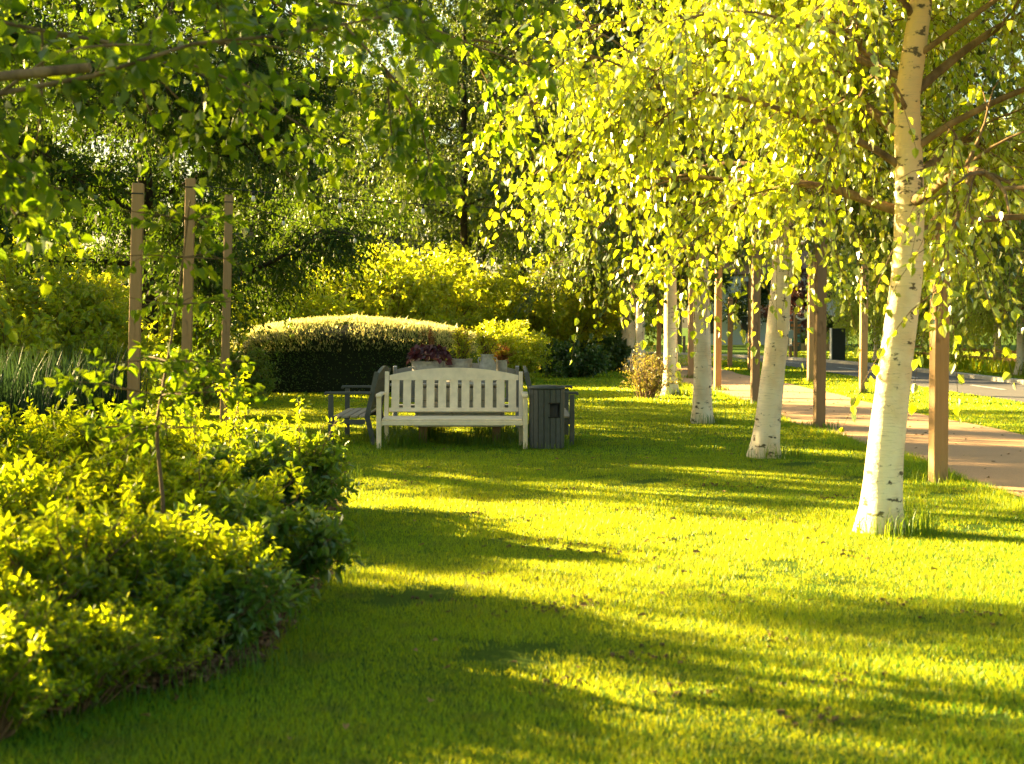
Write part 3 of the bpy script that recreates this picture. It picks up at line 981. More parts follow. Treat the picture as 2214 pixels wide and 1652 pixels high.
L2, L3 = LEFTPOST[1], LEFTPOST[2]
festoon('string of bulbs running from the middle left post across the lawn above the cream bench', (L2[0] + .08, L2[1], L2[2] - .08), (NEARPOST[1][0], NEARPOST[1][1], 3.15), .16, 8)
festoon('lower string of bulbs from the post by the hedge across to the row of birches', (L3[0] + .08, L3[1], L3[2] - .1), (NEARPOST[3][0], NEARPOST[3][1], 3.1), .55, 9)

# ================================================================== TREES
b1trunk = [(0, 0, 0), (.03, 0, .5), (.11, 0, 1.2), (.20, 0, 1.9), (.22, .02, 2.5), (.20, .04, 3.1), (.32, .05, 3.9), (.42, .1, 4.9), (.45, .1, 6.0), (.5, .1, 7.2)]
def b1keep(S):
    x, y, z = S[:, 0] - .2, S[:, 1], S[:, 2]
    r_ = rs(5).uniform(0, 1, len(S))
    return ~((y < .3) & (np.abs(x) < .75) & (z < 4.2) & (r_ < .78)) & ~((x < -1.5) & (z < 2.75) & (r_ < .8))


bm1 = tree_meshes(11, 7.2, .135, 2.15, 2.9, 34, 8, 6400, .60, .8, 15, .068, .050, M['birch_leaf'], M['birch_bark'], M['limb_bark'], up=.42, pdroop=-.75, trunk=b1trunk, hang=.75, spread=.5, follow=.45, top=.62, flare=.35, wlo=.35, trmin=.02, keep=b1keep)
B1 = make_tree('birch_tree', 'nearest white birch with sunlit drooping leaves at the right of the lawn', 'tree', (*BIRCH[0], 0), 0, bm1, 1.0, 'white birches in a row beside the path')
b2trunk = [(0, 0, 0), (.05, 0, .5), (.13, 0, 1.2), (.20, 0, 2.0), (.24, .02, 2.8), (.27, .04, 3.8), (.3, .05, 5.2), (.3, .1, 7.6)]
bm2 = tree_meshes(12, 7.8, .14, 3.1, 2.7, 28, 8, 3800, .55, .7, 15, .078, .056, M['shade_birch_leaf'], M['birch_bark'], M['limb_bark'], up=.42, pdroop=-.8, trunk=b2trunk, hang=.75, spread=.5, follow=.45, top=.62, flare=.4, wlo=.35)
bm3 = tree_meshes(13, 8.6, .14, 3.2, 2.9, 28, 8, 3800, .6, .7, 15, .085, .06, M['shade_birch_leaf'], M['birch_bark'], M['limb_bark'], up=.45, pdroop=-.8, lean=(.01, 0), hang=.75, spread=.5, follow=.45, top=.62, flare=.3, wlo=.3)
GB = 'white birches in a row beside the path'
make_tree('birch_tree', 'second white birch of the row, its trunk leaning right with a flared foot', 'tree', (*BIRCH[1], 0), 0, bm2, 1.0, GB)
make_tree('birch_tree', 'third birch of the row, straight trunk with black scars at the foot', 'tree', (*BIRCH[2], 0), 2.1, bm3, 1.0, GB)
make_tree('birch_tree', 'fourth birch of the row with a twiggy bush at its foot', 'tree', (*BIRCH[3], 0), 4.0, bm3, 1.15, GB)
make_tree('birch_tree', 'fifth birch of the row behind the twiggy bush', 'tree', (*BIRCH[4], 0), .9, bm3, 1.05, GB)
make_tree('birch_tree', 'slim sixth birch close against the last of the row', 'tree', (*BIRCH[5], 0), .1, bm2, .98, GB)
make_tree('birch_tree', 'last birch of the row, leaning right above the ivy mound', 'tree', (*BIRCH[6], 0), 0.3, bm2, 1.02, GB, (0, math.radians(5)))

# dark spreading tree with the long low limb, left of the hedge
dt = tree_meshes(21, 8.5, .19, 2.2, 4.2, 22, 11, 7600, .7, .25, 15, .10, .045, M['dark_leaf'], M['dark_bark'], tmat='dark_twig', up=.12, pdroop=-.15, hang=.55, spread=.6, top=.55, secL=.42, wlo=.06, lean=(-.02, 0))
T0 = make_tree('spreading_tree', 'big dark spreading tree with a long low limb behind the timber posts', 'tree', ((322 - CX) / FPX * 27, 27, 0), .6, dt, 1.08)
g = Geo(); rng = rs(8)
lp = np.array([(.1, -.3, 1.9), (1.0, -1.0, 2.05), (1.9, -1.3, 2.2), (2.6, -1.5, 2.5), (3.3, -1.6, 2.95)])
g.tube(resample(lp, 12), np.linspace(.075, .02, 12), 8, 0, False)
wd = Wood(); wd.add(lp, .35)
for k in range(7):
    p = resample(lp, 20)[7 + k * 2 - (k > 5)]; q = curve(rng, p, (rng.uniform(-.2, .8), rng.uniform(-.7, .7), rng.uniform(-.1, .6)), .9, 6, (0, 0, -.3), .1)
    g.tube(q, np.linspace(.02, .005, 6), 5, 0, False); wd.add(q, .1)
lg = g.build('low_limb', M['dark_bark'], T0, True); lg.rotation_euler = (0, 0, -.6)
g = Geo(); S, T = wd.pick(rng, 150); foliage(g, rng, S, T, .55, .3, .55, 13, .10, .045, .55, 6, 0, 1, .004)
o = g.build('low_foliage', [M['dark_leaf'], M['dark_twig']], T0); o.rotation_euler = (0, 0, -.6)

# trees out of frame at left added for their shadows, then far ones
t2 = tree_meshes(22, 8.0, .16, 1.1, 3.4, 20, 8, 4000, .6, .3, 14, .10, .055, M['dark_leaf'], M['dark_bark'], tmat='dark_twig', up=.25, pdroop=-.25, hang=.5, spread=.6, top=.5, wlo=.2)
make_tree('leafy_tree', 'dense dark tree added off to the left to shade the benches', 'tree', (-10.8, 22.2, 0), 0, t2, 1.22)  # added crown whose shade falls on the benches
t4 = tree_meshes(24, 5.6, .09, 2.3, 2.0, 14, 5, 430, .5, .4, 11, .08, .05, M['dark_leaf'], M['dark_bark'], tmat='dark_twig', up=.4, hang=.5, spread=.6, top=.5, wlo=.3)  # unseen sparse crown, added to throw broken shadow on the near lawn
make_tree('shadow_tree', 'unseen thin crowned tree added left of the shrub bed for its shadow', 'tree', (-10.8, 10.5, 0), 0, t4, 1.0)
t5 = tree_meshes(25, 7.2, .09, 4.2, 2.1, 14, 6, 950, .5, .4, 11, .08, .05, M['dark_leaf'], M['dark_bark'], tmat='dark_twig', up=.2, hang=.5, spread=.6, top=.4, wlo=.2)  # unseen crown set high so its shadow clears the shrubs and bands the lawn
make_tree('shadow_tree', 'unseen tall thin tree with a high crown, added to cast lawn shadow bands', 'tree', (-10.8, 12.9, 0), 2, t5, 1.0)
make_tree('shadow_tree', 'second unseen tall thin tree further left, added to cast lawn shadow bands', 'tree', (-14.8, 16.4, 0), 4, t5, .95)

for k, (x, y, lab) in enumerate(((-16, 68, 'dark dense tree far behind the timber posts'), (-9.5, 67, 'dark dense tree far behind the spreading tree'), (-4, 69, 'dark dense tree far behind the middle of the hedge'), (-22, 68, 'dark dense tree far behind the reeds'))):
    make_tree('leafy_tree', lab, 'tree', (x, y, 0), k * 1.7 + 1, t2, 1.6 + .1 * (k % 2))

# tree behind the hedge with shaded hanging foliage
t3 = tree_meshes(23, 13.0, .13, 3.7, 4.4, 28, 8, 7000, .9, .6, 14, .11, .075, M['shade_birch_leaf'], M['dark_bark'], tmat='dark_twig', up=.4, pdroop=-.6, hang=.7, spread=.5, follow=.5, top=.5, wlo=.03, kind=4)
make_tree('shade_tree', 'tall shaded tree with hanging foliage rising behind the right end of the hedge', 'tree', ((1005 - CX) / FPX * 50, 50, 0), 1.0, t3, 1.3)
make_tree('shade_tree', 'tall shaded tree between the hedge and the last birch of the row', 'tree', (.5, 66, 0), 3.0, t3, 1.3)
make_tree('shade_tree', 'tall shaded tree behind the left half of the hedge', 'tree', (-13, 76, 0), 5.0, t3, .9)

# near tree whose boughs hang into the upper left
def near_tree():
    t = thing('overhanging_tree', 'near tree on the left whose leafy boughs hang across the upper left', 'tree', (-6.5, 7.02, 0))
    rng = rs(41)
    g = Geo(); wd = Wood()
    tp = resample(np.array([(0, 0, -.05), (.05, 0, 1.2), (.0, .05, 2.4), (-.1, .1, 4.0), (-.1, .2, 6.0)]), 20)
    g.tube(tp, np.linspace(.15, .03, 20), 14, 0, False)
    O = np.array([-6.5, 7.02, 0])
    limbs = [([(-5, 5.4, 1.75), (-3.2, 4.9, 2.0), (-2.1, 4.6, 2.12), (-1.62, 4.5, 2.22), (-1.3, 4.5, 2.30), (-.9, 4.6, 2.42), (-.4, 4.7, 2.52)], .028, .5),
             ([(-5, 5.4, 2.6), (-3, 5.4, 2.95), (-1.6, 5.6, 3.0), (-.8, 5.7, 2.85), (-.5, 5.8, 2.55), (-.48, 5.85, 2.2)], .028, .35),
             ([(-5, 5.4, 2.3), (-3.4, 6, 2.75), (-2.0, 6.3, 2.8), (-1.2, 6.3, 2.55), (-.8, 6.3, 2.3)], .028, .35),
             ([(-5, 5.4, 2.0), (-3.6, 6.2, 2.35), (-2.7, 6.7, 2.3), (-2.2, 6.8, 2.0)], .022, .4),
             ([(-5, 5.4, 3.0), (-2.8, 5.0, 3.05), (-1.4, 5.0, 2.9), (-.5, 5.1, 2.85), (.15, 5.3, 2.72)], .03, .35),
             ([(-5, 5.4, 2.5), (-3.2, 5.0, 2.55), (-2.0, 5.1, 2.6), (-1.3, 5.2, 2.5), (-.9, 5.3, 2.35)], .024, .3),
             ([(-5, 5.4, 2.8), (-3.0, 6.4, 3.1), (-1.6, 6.9, 3.2), (-.6, 7.0, 3.05), (.1, 7.1, 2.8)], .03, .35),
             ([(-5, 5.4, 3.4), (-4.6, 4.2, 4.0), (-4.0, 3.2, 4.4)], .04, .3), ([(-5, 5.4, 3.8), (-5.6, 6.6, 4.5), (-6.2, 7.6, 4.8)], .04, .3),
             ([(-5, 5.4, 4.2), (-3.6, 5.6, 4.8), (-2.6, 5.8, 5.0)], .04, .3),
             ([(-5, 5.4, 3.2), (-4.4, 6.6, 3.6), (-3.8, 7.4, 3.8)], .03, .1),
             ([(-5, 5.4, 3.6), (-3.8, 6.2, 4.0), (-2.6, 7.2, 4.1), (-1.8, 8.0, 4.0)], .03, .1), ([(-5, 5.4, 3.6), (-3.8, 5.0, 4.0), (-2.4, 4.4, 4.0), (-1.6, 4.0, 3.7)], .03, .1),
             ([(-5, 5.4, 3.8), (-3.4, 5.8, 4.3), (-1.8, 6.2, 4.2), (-.8, 6.4, 3.9)], .03, .1), ([(-5, 5.4, 3.6), (-4.2, 7.2, 4.1), (-3.6, 8.8, 4.1), (-3.0, 9.8, 3.9)], .03, .1)]
    for pts, r, lo in limbs:
        p = resample(np.array(pts) * np.array([1.3, 1.3, 1.0]) + np.array([0, 0, .3]) * (np.array(pts)[:, 2:3] - 1.5) - O, 16) + rng.normal(0, .012, (16, 3))
        g.tube(p, np.linspace(r, .005, 16), 7, 1, False)
        wd.add(p, lo)
        for k in range(9):
            a = rng.integers(int(16 * lo), 15); q = curve(rng, p[a], nz(p[a] - p[a - 1]) + rng.normal(0, .6, 3), rng.uniform(.35, .8), 6, (0, 0, -.6), .1)
            g.tube(q, np.linspace(.008, .003, 6), 5, 1, False); wd.add(q, .15)
    st = resample(np.array([(-4.2, 6.3, 2.12), (-3.2, 5.9, 2.24), (-2.65, 5.75, 2.36), (-2.05, 5.6, 2.47), (-1.66, 5.6, 2.51)]) - O, 16)
    g.tube(st, np.linspace(.030, .019, 16) * (1 + .12 * np.sin(np.arange(16) * 1.9)), 9, 1)
    g.build('trunk', [M['dark_bark'], M['limb_bark']], t, True)
    c = Geo(); S, T = wd.pick(rng, 1850)
    foliage(c, rng, S, T, .32, .3, .6, 7, .078, .060, .35, 6, 0, 1, .003, 5, .6)
    c.build('crown', [M['near_leaf'], M['dark_twig']], t)


near_tree()


def sapling():
    x, y = G(345, 1315)
    t = thing('sapling', 'slender young tree growing out of the shrubs in front of the timber posts', 'tree', (x, y, 0))
    rng = rs(43); g = Geo(); wd = Wood()
    st = resample(np.array([(0, 0, 0), (.02, .02, .5), (-.02, 0, .95), (.06, 0, 1.4), (.12, 0, 1.8), (.16, 0, 2.15)]), 16)
    g.tube(st, np.linspace(.014, .004, 16), 7, 0, False)
    for z0, n, L in ((.95, 7, .42), (1.12, 7, .45), (1.3, 5, .36), (1.6, 4, .3), (1.85, 5, .34), (2.05, 4, .3)):
        for k in range(n):
            a = k * 2 * PI / n + rng.uniform(-.4, .4)
            p0 = np.array([np.interp(z0, st[:, 2], st[:, q]) for q in range(3)])
            q = curve(rng, p0, (math.cos(a), math.sin(a), .15), L * rng.uniform(.7, 1.2), 6, (0, 0, -.15), .06)
            g.tube(q, np.linspace(.005, .002, 6), 5, 0, False); wd.add(q, .2, .03)
    g.build('stem', M['twig'], t, True)
    c = Geo(); S, T = wd.pick(rng, 110)
    foliage(c, rng, S, T, .14, .1, .45, 6, .065, .046, .12, 6, 0, 1, .002, 4, .7, upn=1.6)
    c.build('foliage', [M['near_leaf'], M['twig']], t)


sapling()

# ================================================================== NEAR SHRUBS
sh = [bush_meshes(61 + k, .85, .85, .74, 70, 1000, .17, 10, .062, .029, M['shrub_leaf'], 'twig', 6, .05, .0, .75, .5, .25) for k in range(3)]
shA = bush_meshes(66, .60, .60, .66, 44, 620, .16, 8, .085, .042, M['broad_leaf'], 'twig', 6, .1, .25, .4, .55, .15)
GS = 'leafy shrubs of the near bed'
SH = [(G(520, 1105), .82, 'light tipped shrub beside the broad leaved shrub, at the back of the bed'), (G(370, 1100), .90, 'light tipped shrub at the back of the bed below the middle timber post'),
      (G(200, 1105), .95, 'light tipped shrub at the back of the bed below the leftmost timber post'), (G(20, 1120), 1.0, 'light tipped shrub at the back left corner of the bed'),
      (G(455, 1270), .80, 'light tipped shrub in the middle of the bed nearest the lawn'), (G(290, 1265), .88, 'light tipped shrub in the middle of the bed by the sapling'),
      (G(90, 1275), .92, 'light tipped shrub in the middle of the bed at the left edge'), (G(365, 1390), .70, 'shaded low shrub at the front of the bed beside the mulch'),
      (G(190, 1430), .78, 'shaded low shrub at the front of the bed'), (G(-20, 1450), .85, 'shaded shrub at the lower left corner of the bed'),
      (G(-180, 1160), 1.05, 'light tipped shrub left of the bed beyond the frame edge'), (G(-230, 1330), 1.0, 'shrub at the far left of the bed beyond the frame edge'),
      (G(140, 1540), .5, 'smallest shrub at the very front of the bed'), (G(-60, 1600), .55, 'small shrub at the very front left of the bed'), (G(300, 1475), .48, 'small shrub at the front of the bed near the lawn edge')]
for k, ((x, y), s, lab) in enumerate(SH):
    make_bush('shrub', lab, 'shrub', (x, y, .03), k * 1.3, sh[k % 3], s, GS)
make_bush('broad_leaved_shrub', 'dark green broad leaved shrub at the right end of the bed', 'shrub', (*G(562, 1150), .03), .4, shA, .95)
make_bush('broad_leaved_shrub', 'low broad leaved shrub spilling over the mulch edge', 'shrub', (*G(548, 1310), .02), 2.4, shA, .80)
make_bush('broad_leaved_shrub', 'smallest broad leaved shrub hiding the front edge of the bed', 'shrub', (*G(470, 1420), .02), 4.4, shA, .62)

# tall pale shoots standing above the shrubs
for k, (px, d, h, lab) in enumerate(((655, 10.2, .92, 'pale leafy shoot standing above the broad leaved shrub'), (520, 11.2, 1.08, 'pale leafy shoot in front of the post nearest the hedge'), (455, 10.8, .98, 'pale leafy shoot between the two right hand timber posts'))):
    t = thing('leafy_shoot', lab, 'plant', ((px - CX) / FPX * d, d, .02), 0, 'tall shoots above the shrubs')
    rng = rs(400 + k); g = Geo(); wd = Wood()
    for q in range(4):
        p = curve(rng, (rng.normal(0, .03), rng.normal(0, .03), 0), (rng.normal(0, .12), rng.normal(0, .12), 1), h * rng.uniform(.75, 1.05), 8, (0, 0, 0), .05)
        g.tube(p, np.linspace(.006, .002, 8), 5, 0, False); wd.add(p, .4, .02)
    g.build('stems', M['twig'], t, True)
    c = Geo(); S, T = wd.pick(rng, 70); foliage(c, rng, S, T, .10, .05, .5, 7, .042, .02, .0, 6, 0, 1, .002, 4, .5, .2)
    c.build('foliage', [M['shrub_leaf'], M['twig']], t)


make_bush('bush', 'unseen tall bush left of the shrub bed, added to shade the lower left', 'bush', (-6.6, 8.2, 0), 0, bush_meshes(68, 1.3, 1.2, 1.9, 46, 480, .4, 10, .09, .05, M['shrub_leaf'], 'twig', 6, .2, .3, .3, .6, .25), 1.0)  # out of view, added as an occluder for the near shrubs and grass

# reeds
def reed_mesh(seed):
    rng = rs(seed); g = Geo(); n = 420
    a = rng.uniform(0, 2 * PI, n); q = np.sqrt(rng.uniform(0, 1, n)) * .55
    b = rng.uniform(0, 2 * PI, n); h = rng.uniform(.7, 1.35, n); L = h * rng.uniform(.05, .35, n); w = .014
    base = np.c_[np.cos(a) * q, np.sin(a) * q, 0 * a]
    s = np.c_[np.cos(b + 1.57), np.sin(b + 1.57), 0 * b] * w
    o = np.c_[np.cos(b), np.sin(b), 0 * b]
    V = np.stack([base - s / 2, base + s / 2, base + o * L[:, None] * .2 + s * .5 + np.c_[0 * h, 0 * h, h * .5], base + o * L[:, None] * .2 - s * .5 + np.c_[0 * h, 0 * h, h * .5],
                  base + o * L[:, None] * .55 + s * .35 + np.c_[0 * h, 0 * h, h * .8], base + o * L[:, None] * .55 - s * .35 + np.c_[0 * h, 0 * h, h * .8], base + o * L[:, None] + np.c_[0 * h, 0 * h, h]], 1)
    k = np.arange(n)[:, None] * 7; k0 = g.o
    g.add(V.reshape(-1, 3), np.concatenate([k + np.array([[0, 1, 2, 3]]), k + np.array([[3, 2, 4, 5]])]))
    f = k + np.array([[5, 4, 6]])
    g.f.append((f + k0).ravel().astype(np.int32)); g.n.append(np.full(n, 3, np.int32)); g.m.append(np.zeros(n, np.int32))
    return g.mesh('reeds', [M['reed_leaf']])


rm = reed_mesh(71)
for k, (px, d, lab) in enumerate(((25, 14.6, 'blue green reed clump at the left edge behind the shrubs'), (120, 15.2, 'blue green reed clump in the middle of the three at left'), (205, 15.8, 'blue green reed clump beside the leftmost timber post'),
                                  (-90, 14.8, 'blue green reed clump beyond the left edge'))):
    o = bpy.data.objects.new('reed_clump', rm); col.objects.link(o); o.location = ((px - CX) / FPX * d, d, 0); o.rotation_euler = (0, 0, k * 1.7)
    tag(o, lab, 'reeds', 'reed clumps')


# hedge
def hedge():
    t = thing('clipped_hedge', 'rounded clipped hedge with sunlit fuzzy top and dark front behind the benches', 'hedge', (-3.62, 32.3, 0))
    rx, ry, h = 2.78, 1.75, 1.53
    rng = rs(81)

    def surf(u, v):
        # superellipse plan, domed top
        a = u * 2 * PI
        ca, sa = np.cos(a), np.sin(a)
        px = np.sign(ca) * np.abs(ca) ** .62; py = np.sign(sa) * np.abs(sa) ** .62
        r = np.where(v < .5, 1.0 + 0 * v, np.cos((v - .5) / .5 * PI / 2) ** .8)
        z = np.where(v < .5, v / .5 * .70 * h, .70 * h + .30 * h * np.sin((v - .5) / .5 * PI / 2))
        bulge = 1 + .03 * np.sin(a * 5 + 1) + .02 * np.sin(z * 5 + a * 3)
        bulge = bulge + .035 * wav(a * 2.2 + 3, z * 1.6, 1.3)
        return np.stack([px * rx * r * bulge, py * ry * r * bulge, z * (1 + .03 * np.sin(a * 3)) + .07 * wav(px * 2.5, py * 2.5, 1.0) * (v > .3)], -1)
    U, V = np.meshgrid(np.linspace(0, 1, 49)[:-1], np.linspace(0, .999, 20))
    P = surf(U, V) * np.array([.94, .94, .95])
    g = Geo(); n = 48
    i = np.arange(19)[:, None] * n; j = np.arange(n)[None]
    g.add(P, np.stack([i + j, i + (j + 1) % n, i + n + (j + 1) % n, i + n + j], -1).reshape(-1, 4))
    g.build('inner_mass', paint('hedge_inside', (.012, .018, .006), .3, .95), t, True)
    n = 30000
    u = rng.uniform(0, 1, n); v = rng.uniform(0, 1, n) ** .9
    P = surf(u, v); C = np.array([0, 0, .6]); O = nz(P - C)
    P = P - O * rng.uniform(-.05, .10, (n, 1))
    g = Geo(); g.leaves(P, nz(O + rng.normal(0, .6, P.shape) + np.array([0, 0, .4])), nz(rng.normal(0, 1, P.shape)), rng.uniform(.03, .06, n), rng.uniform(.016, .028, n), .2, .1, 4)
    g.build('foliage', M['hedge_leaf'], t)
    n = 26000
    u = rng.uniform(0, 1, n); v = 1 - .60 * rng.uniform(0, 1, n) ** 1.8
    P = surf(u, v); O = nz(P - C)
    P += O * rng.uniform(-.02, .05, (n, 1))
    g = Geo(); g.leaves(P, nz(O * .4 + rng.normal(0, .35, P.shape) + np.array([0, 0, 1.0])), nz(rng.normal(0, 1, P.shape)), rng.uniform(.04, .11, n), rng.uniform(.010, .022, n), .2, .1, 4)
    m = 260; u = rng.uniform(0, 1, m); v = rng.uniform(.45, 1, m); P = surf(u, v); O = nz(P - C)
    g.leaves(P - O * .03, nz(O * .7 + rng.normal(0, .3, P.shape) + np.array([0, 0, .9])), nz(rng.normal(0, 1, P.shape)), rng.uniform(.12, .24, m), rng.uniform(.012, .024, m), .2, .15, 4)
    g.build('top_shoots', M['sunlit_hedge_tip'], t)


hedge()

# ================================================================== BACKGROUND BUSHES
bb = [bush_meshes(101 + k, 1.5, 1.5, 2.3, 60, 1300, .45, 11, .11, .06, M['bush_leaf'], 'twig', 6, .2, .3, .3, .6, .25) for k in range(2)]
bl = bush_meshes(104, 1.1, 1.1, 1.5, 50, 600, .3, 9, .10, .05, M['broad_leaf'], 'twig', 6, .1, .2, .4, .6, .15)
GBU = 'sunlit bushes behind hedge and posts'
for k, (px, d, s, q, lab) in enumerate((
        (30, 19.5, 1.0, 0, 'yellow green bush at the left edge above the reeds'), (170, 21, .95, 1, 'yellow green bush left of the leftmost timber post'), (-110, 21, 1.1, 1, 'yellow green bush beyond the left edge'),
        (60, 31, 1.6, 0, 'tall yellow green bush behind the reeds'), (380, 29, 1.0, 1, 'yellow green bush between dark trunk and hedge'), (560, 39, 1.35, 0, 'sunlit bush behind the left end of the hedge'),
        (680, 42, 1.6, 1, 'sunlit bush behind the middle of the hedge'), (800, 41, 1.5, 0, 'sunlit bush behind the hedge right of its middle'), (905, 43, 1.6, 1, 'sunlit bush behind the right half of the hedge'),
        (1000, 46, 1.6, 0, 'sunlit bush above the pots'), (1112, 37, .66, 1, 'round bright yellow bush right of the pots'), (1190, 47, 1.5, 0, 'tall bright bush behind the ivy mound'),
        (1280, 52, 1.7, 1, 'tall bright bush behind the last birch trunks'), (1060, 36, .62, 0, 'small bright bush just behind the flower pots'))):
    make_bush('bush', lab, 'bush', ((px - CX) / FPX * d, d, 0), k * 1.1, bb[q], s, GBU)
make_bush('laurel_bush', 'green broad leaved bush at the left end of the hedge', 'bush', ((520 - CX) / FPX * 27.5, 27.5, 0), 0, bl, .7)
make_bush('laurel_bush', 'dark green bush at the foot of the spreading tree', 'bush', ((390 - CX) / FPX * 23, 23, 0), 2, bl, .75)
iv = bush_meshes(106, 1.25, 1.0, .95, 50, 900, .25, 9, .09, .075, M['ivy_leaf'], 'dark_twig', 6, .2, .3, .2, .6, .2)
make_bush('ivy_mound', 'low mound of dark ivy left of the last birches', 'bush', ((1235 - CX) / FPX * 39.5, 39.5, 0), 0, iv, 1.0)
make_bush('ivy_mound', 'dark ivy mound close against the last birch trunk', 'bush', ((1315 - CX) / FPX * 45, 45, 0), 2, iv, 1.1)
tw = bush_meshes(107, .55, .5, 1.0, 40, 260, .25, 9, .05, .02, leafmat('twiggy_leaf', (.14, .11, .03), (.25, .20, .05), (.5, .40, .05), .45), 'twig', 6, .05, .1, .3, .6, .15)
make_bush('twiggy_bush', 'sparse brownish twiggy bush in front of the fourth birch', 'bush', ((1398 - CX) / FPX * 28.5, 28.5, 0), 0, tw, 1.0)

# far trees closing the view
ft = [tree_meshes(121 + k, 8.5, .2, 1.3, 3.6, 18, 7, 1700, .8, .25, 10, .22, .14, M['far_leaf'], M['dark_bark'], tmat='dark_twig', up=.3, pdroop=-.2, kind=4, hang=.4, spread=.7, top=.5, wlo=.2, sides=8) for k in range(2)]
FT = [(-66, 92), (-56, 100), (-47, 90), (-39, 98), (-31, 90), (-23, 97), (-16, 88), (3, 96), (9, 99), (16, 102), (24, 94), (-8, 95), (-2, 104), (31, 84), (33, 68), (38, 56), (27, 66), (30, 46), (26, 37), (40, 40), (-52, 78), (-60, 70), (-44, 108)]
fl = ['far left end of', 'second from the left in', 'bushy and low in', 'behind the spreading tree in', 'left of the hedge in', 'behind the hedge in', 'right of the hedge in', 'at the bend of the lane in', 'beyond the lane in', 'behind the notice board in',
      'right of the notice board in', 'far back behind the hedge in', 'far back at left in', 'beyond the fence in', 'behind the fence birches in', 'at the right edge in', 'between fence birches in', 'right of the fence in', 'nearest the lane on the right in', 'far right end of', 'left middle of', 'behind the reeds in', 'at the left edge of']
for k, (x, y) in enumerate(FT):
    make_tree('far_tree', 'distant leafy tree ' + fl[k] + ' the tree line', 'tree', (x, y, 0), k * 1.9, ft[k % 2], 1.05 + .3 * ((k * 7) % 5) / 5, 'distant trees closing the view')

# birches across the lane
fb = tree_meshes(131, 7.0, .13, 1.5, 2.5, 24, 6, 2000, .8, .85, 13, .11, .075, M['brightened_birch_leaf'], M['birch_bark'], M['limb_bark'], up=.45, pdroop=-.9, kind=4, hang=.75, spread=.5, follow=.4, top=.6, wlo=.2)
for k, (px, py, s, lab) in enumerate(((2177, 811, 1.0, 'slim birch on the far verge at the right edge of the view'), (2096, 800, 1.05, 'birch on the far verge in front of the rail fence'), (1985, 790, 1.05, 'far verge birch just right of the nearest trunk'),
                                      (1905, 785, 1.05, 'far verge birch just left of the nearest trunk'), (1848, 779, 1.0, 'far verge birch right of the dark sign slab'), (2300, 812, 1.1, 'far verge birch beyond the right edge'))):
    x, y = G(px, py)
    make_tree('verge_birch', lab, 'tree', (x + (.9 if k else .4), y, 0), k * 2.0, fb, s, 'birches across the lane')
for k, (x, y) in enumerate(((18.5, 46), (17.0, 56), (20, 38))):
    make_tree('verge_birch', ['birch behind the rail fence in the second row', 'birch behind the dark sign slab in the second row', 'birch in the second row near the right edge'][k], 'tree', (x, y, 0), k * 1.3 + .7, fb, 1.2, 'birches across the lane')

# rail fence across the lane
fn = thing('rail_fence', 'low timber post and rail fence beyond the far verge', 'fence', (15.6, 34, 0))
for k in range(11):
    g = Geo(); g.box((0, k * 2.2, .34), (.11, .11, .78), 0, .006); g.build('fence_post', M['dark_post'], fn)
for z in (.38, .62):
    g = Geo(); g.box((-.075, 11, z), (.04, 22.6, .09), 0, .004); g.build('rail', M['post'], fn)
g = Geo(); rng = rs(141)
for k in range(46):
    tuft(g, rng, (15.2 + rng.uniform(-.5, .6), 33 + k * .55), .4, 60, .2, .6, .03)
tag(g.build('tall_grass', M['grass_blade']), 'tall rough grass along the rail fence', 'grass', None, 'stuff')

# ================================================================== FAR STREET FURNITURE
x, y = G(1812, 783)
sg = thing('sign_slab', 'tall dark grey sign slab on the far verge seen from its blank back', 'sign', (x, y, 0), .28)
g = Geo(); g.box((0, 0, .65), (.58, .12, 1.34), 0, .008); g.build('panel', M['slate'], sg)
g = Geo(); g.box((-.31, 0, .65), (.04, .13, 1.35), 0, .004); g.build('lit_edge', M['white'], sg)  # white strip stands for the sunlit side face of the slab

x, y = G(1719, 761)
nb = thing('notice_board', 'tall dark notice board with orange lettering and a blue picture near the lane bend', 'sign', (x, y, 0), 0)
g = Geo()
g.box((0, 0, .80), (.62, .10, 1.6), 0, .008); g.build('panel', M['slate'], nb)
g = Geo(); g.box((0, 0, 1.612), (.68, .14, .024), 0, .004); g.build('cap', M['palegrey'], nb)
g = Geo(); rng = rs(15)
xx = -.24
while xx < .24:                                    # large heading, letters too small to read in the photo
    w = rng.uniform(.05, .08); hh = rng.choice([.10, .14])
    g.box((xx + w / 2, -.054, 1.40 + hh / 2 - .05), (w * .75, .006, hh), 0, 0); xx += w
for k in range(5):
    xx = -.24
    while xx < .22:
        w = rng.uniform(.03, .10); g.box((xx + w / 2, -.054, 1.22 - k * .05), (w * .8, .006, .024), 0, 0); xx += w
g.box((0, -.054, .46), (.5, .006, .03), 0, 0); g.box((-.02, -.054, .36), (.4, .006, .05), 0, 0)
g.build('lettering', M['orange'], nb)
g = Geo(); g.box((-.02, -.054, .86), (.5, .006, .05), 0, 0); g.box((.02, -.054, .80), (.05, .006, .12), 0, 0)
for k in range(6):
    g.box((-.22 + k * .08, -.054, .60 + .03 * math.sin(k)), (.085, .006, .05), 0, 0)
g.build('picture', M['blue'], nb)
g = Geo()
for k in range(6):
    g.box((-.22 + k * .08, -.055, .68 + .02 * math.sin(k * 1.3)), (.078, .006, .06), 0, 0)
g.build('picture_band', M['green'], nb)

x, y = G(1707, 762)
ds = thing('round_sign', 'small pale round sign on a thin pole beside the notice board', 'sign', (x, y - .5, 0), 0)
g = Geo(); g.tube([(0, 0, -.05), (0, 0, 1.2)], .03, 10); g.build('pole', M['palegrey'], ds, True)
g = Geo(); g.tube([(0, -.035, .95), (0, -.05, .95)], .23, 24); g.build('disc', M['palegrey'], ds)

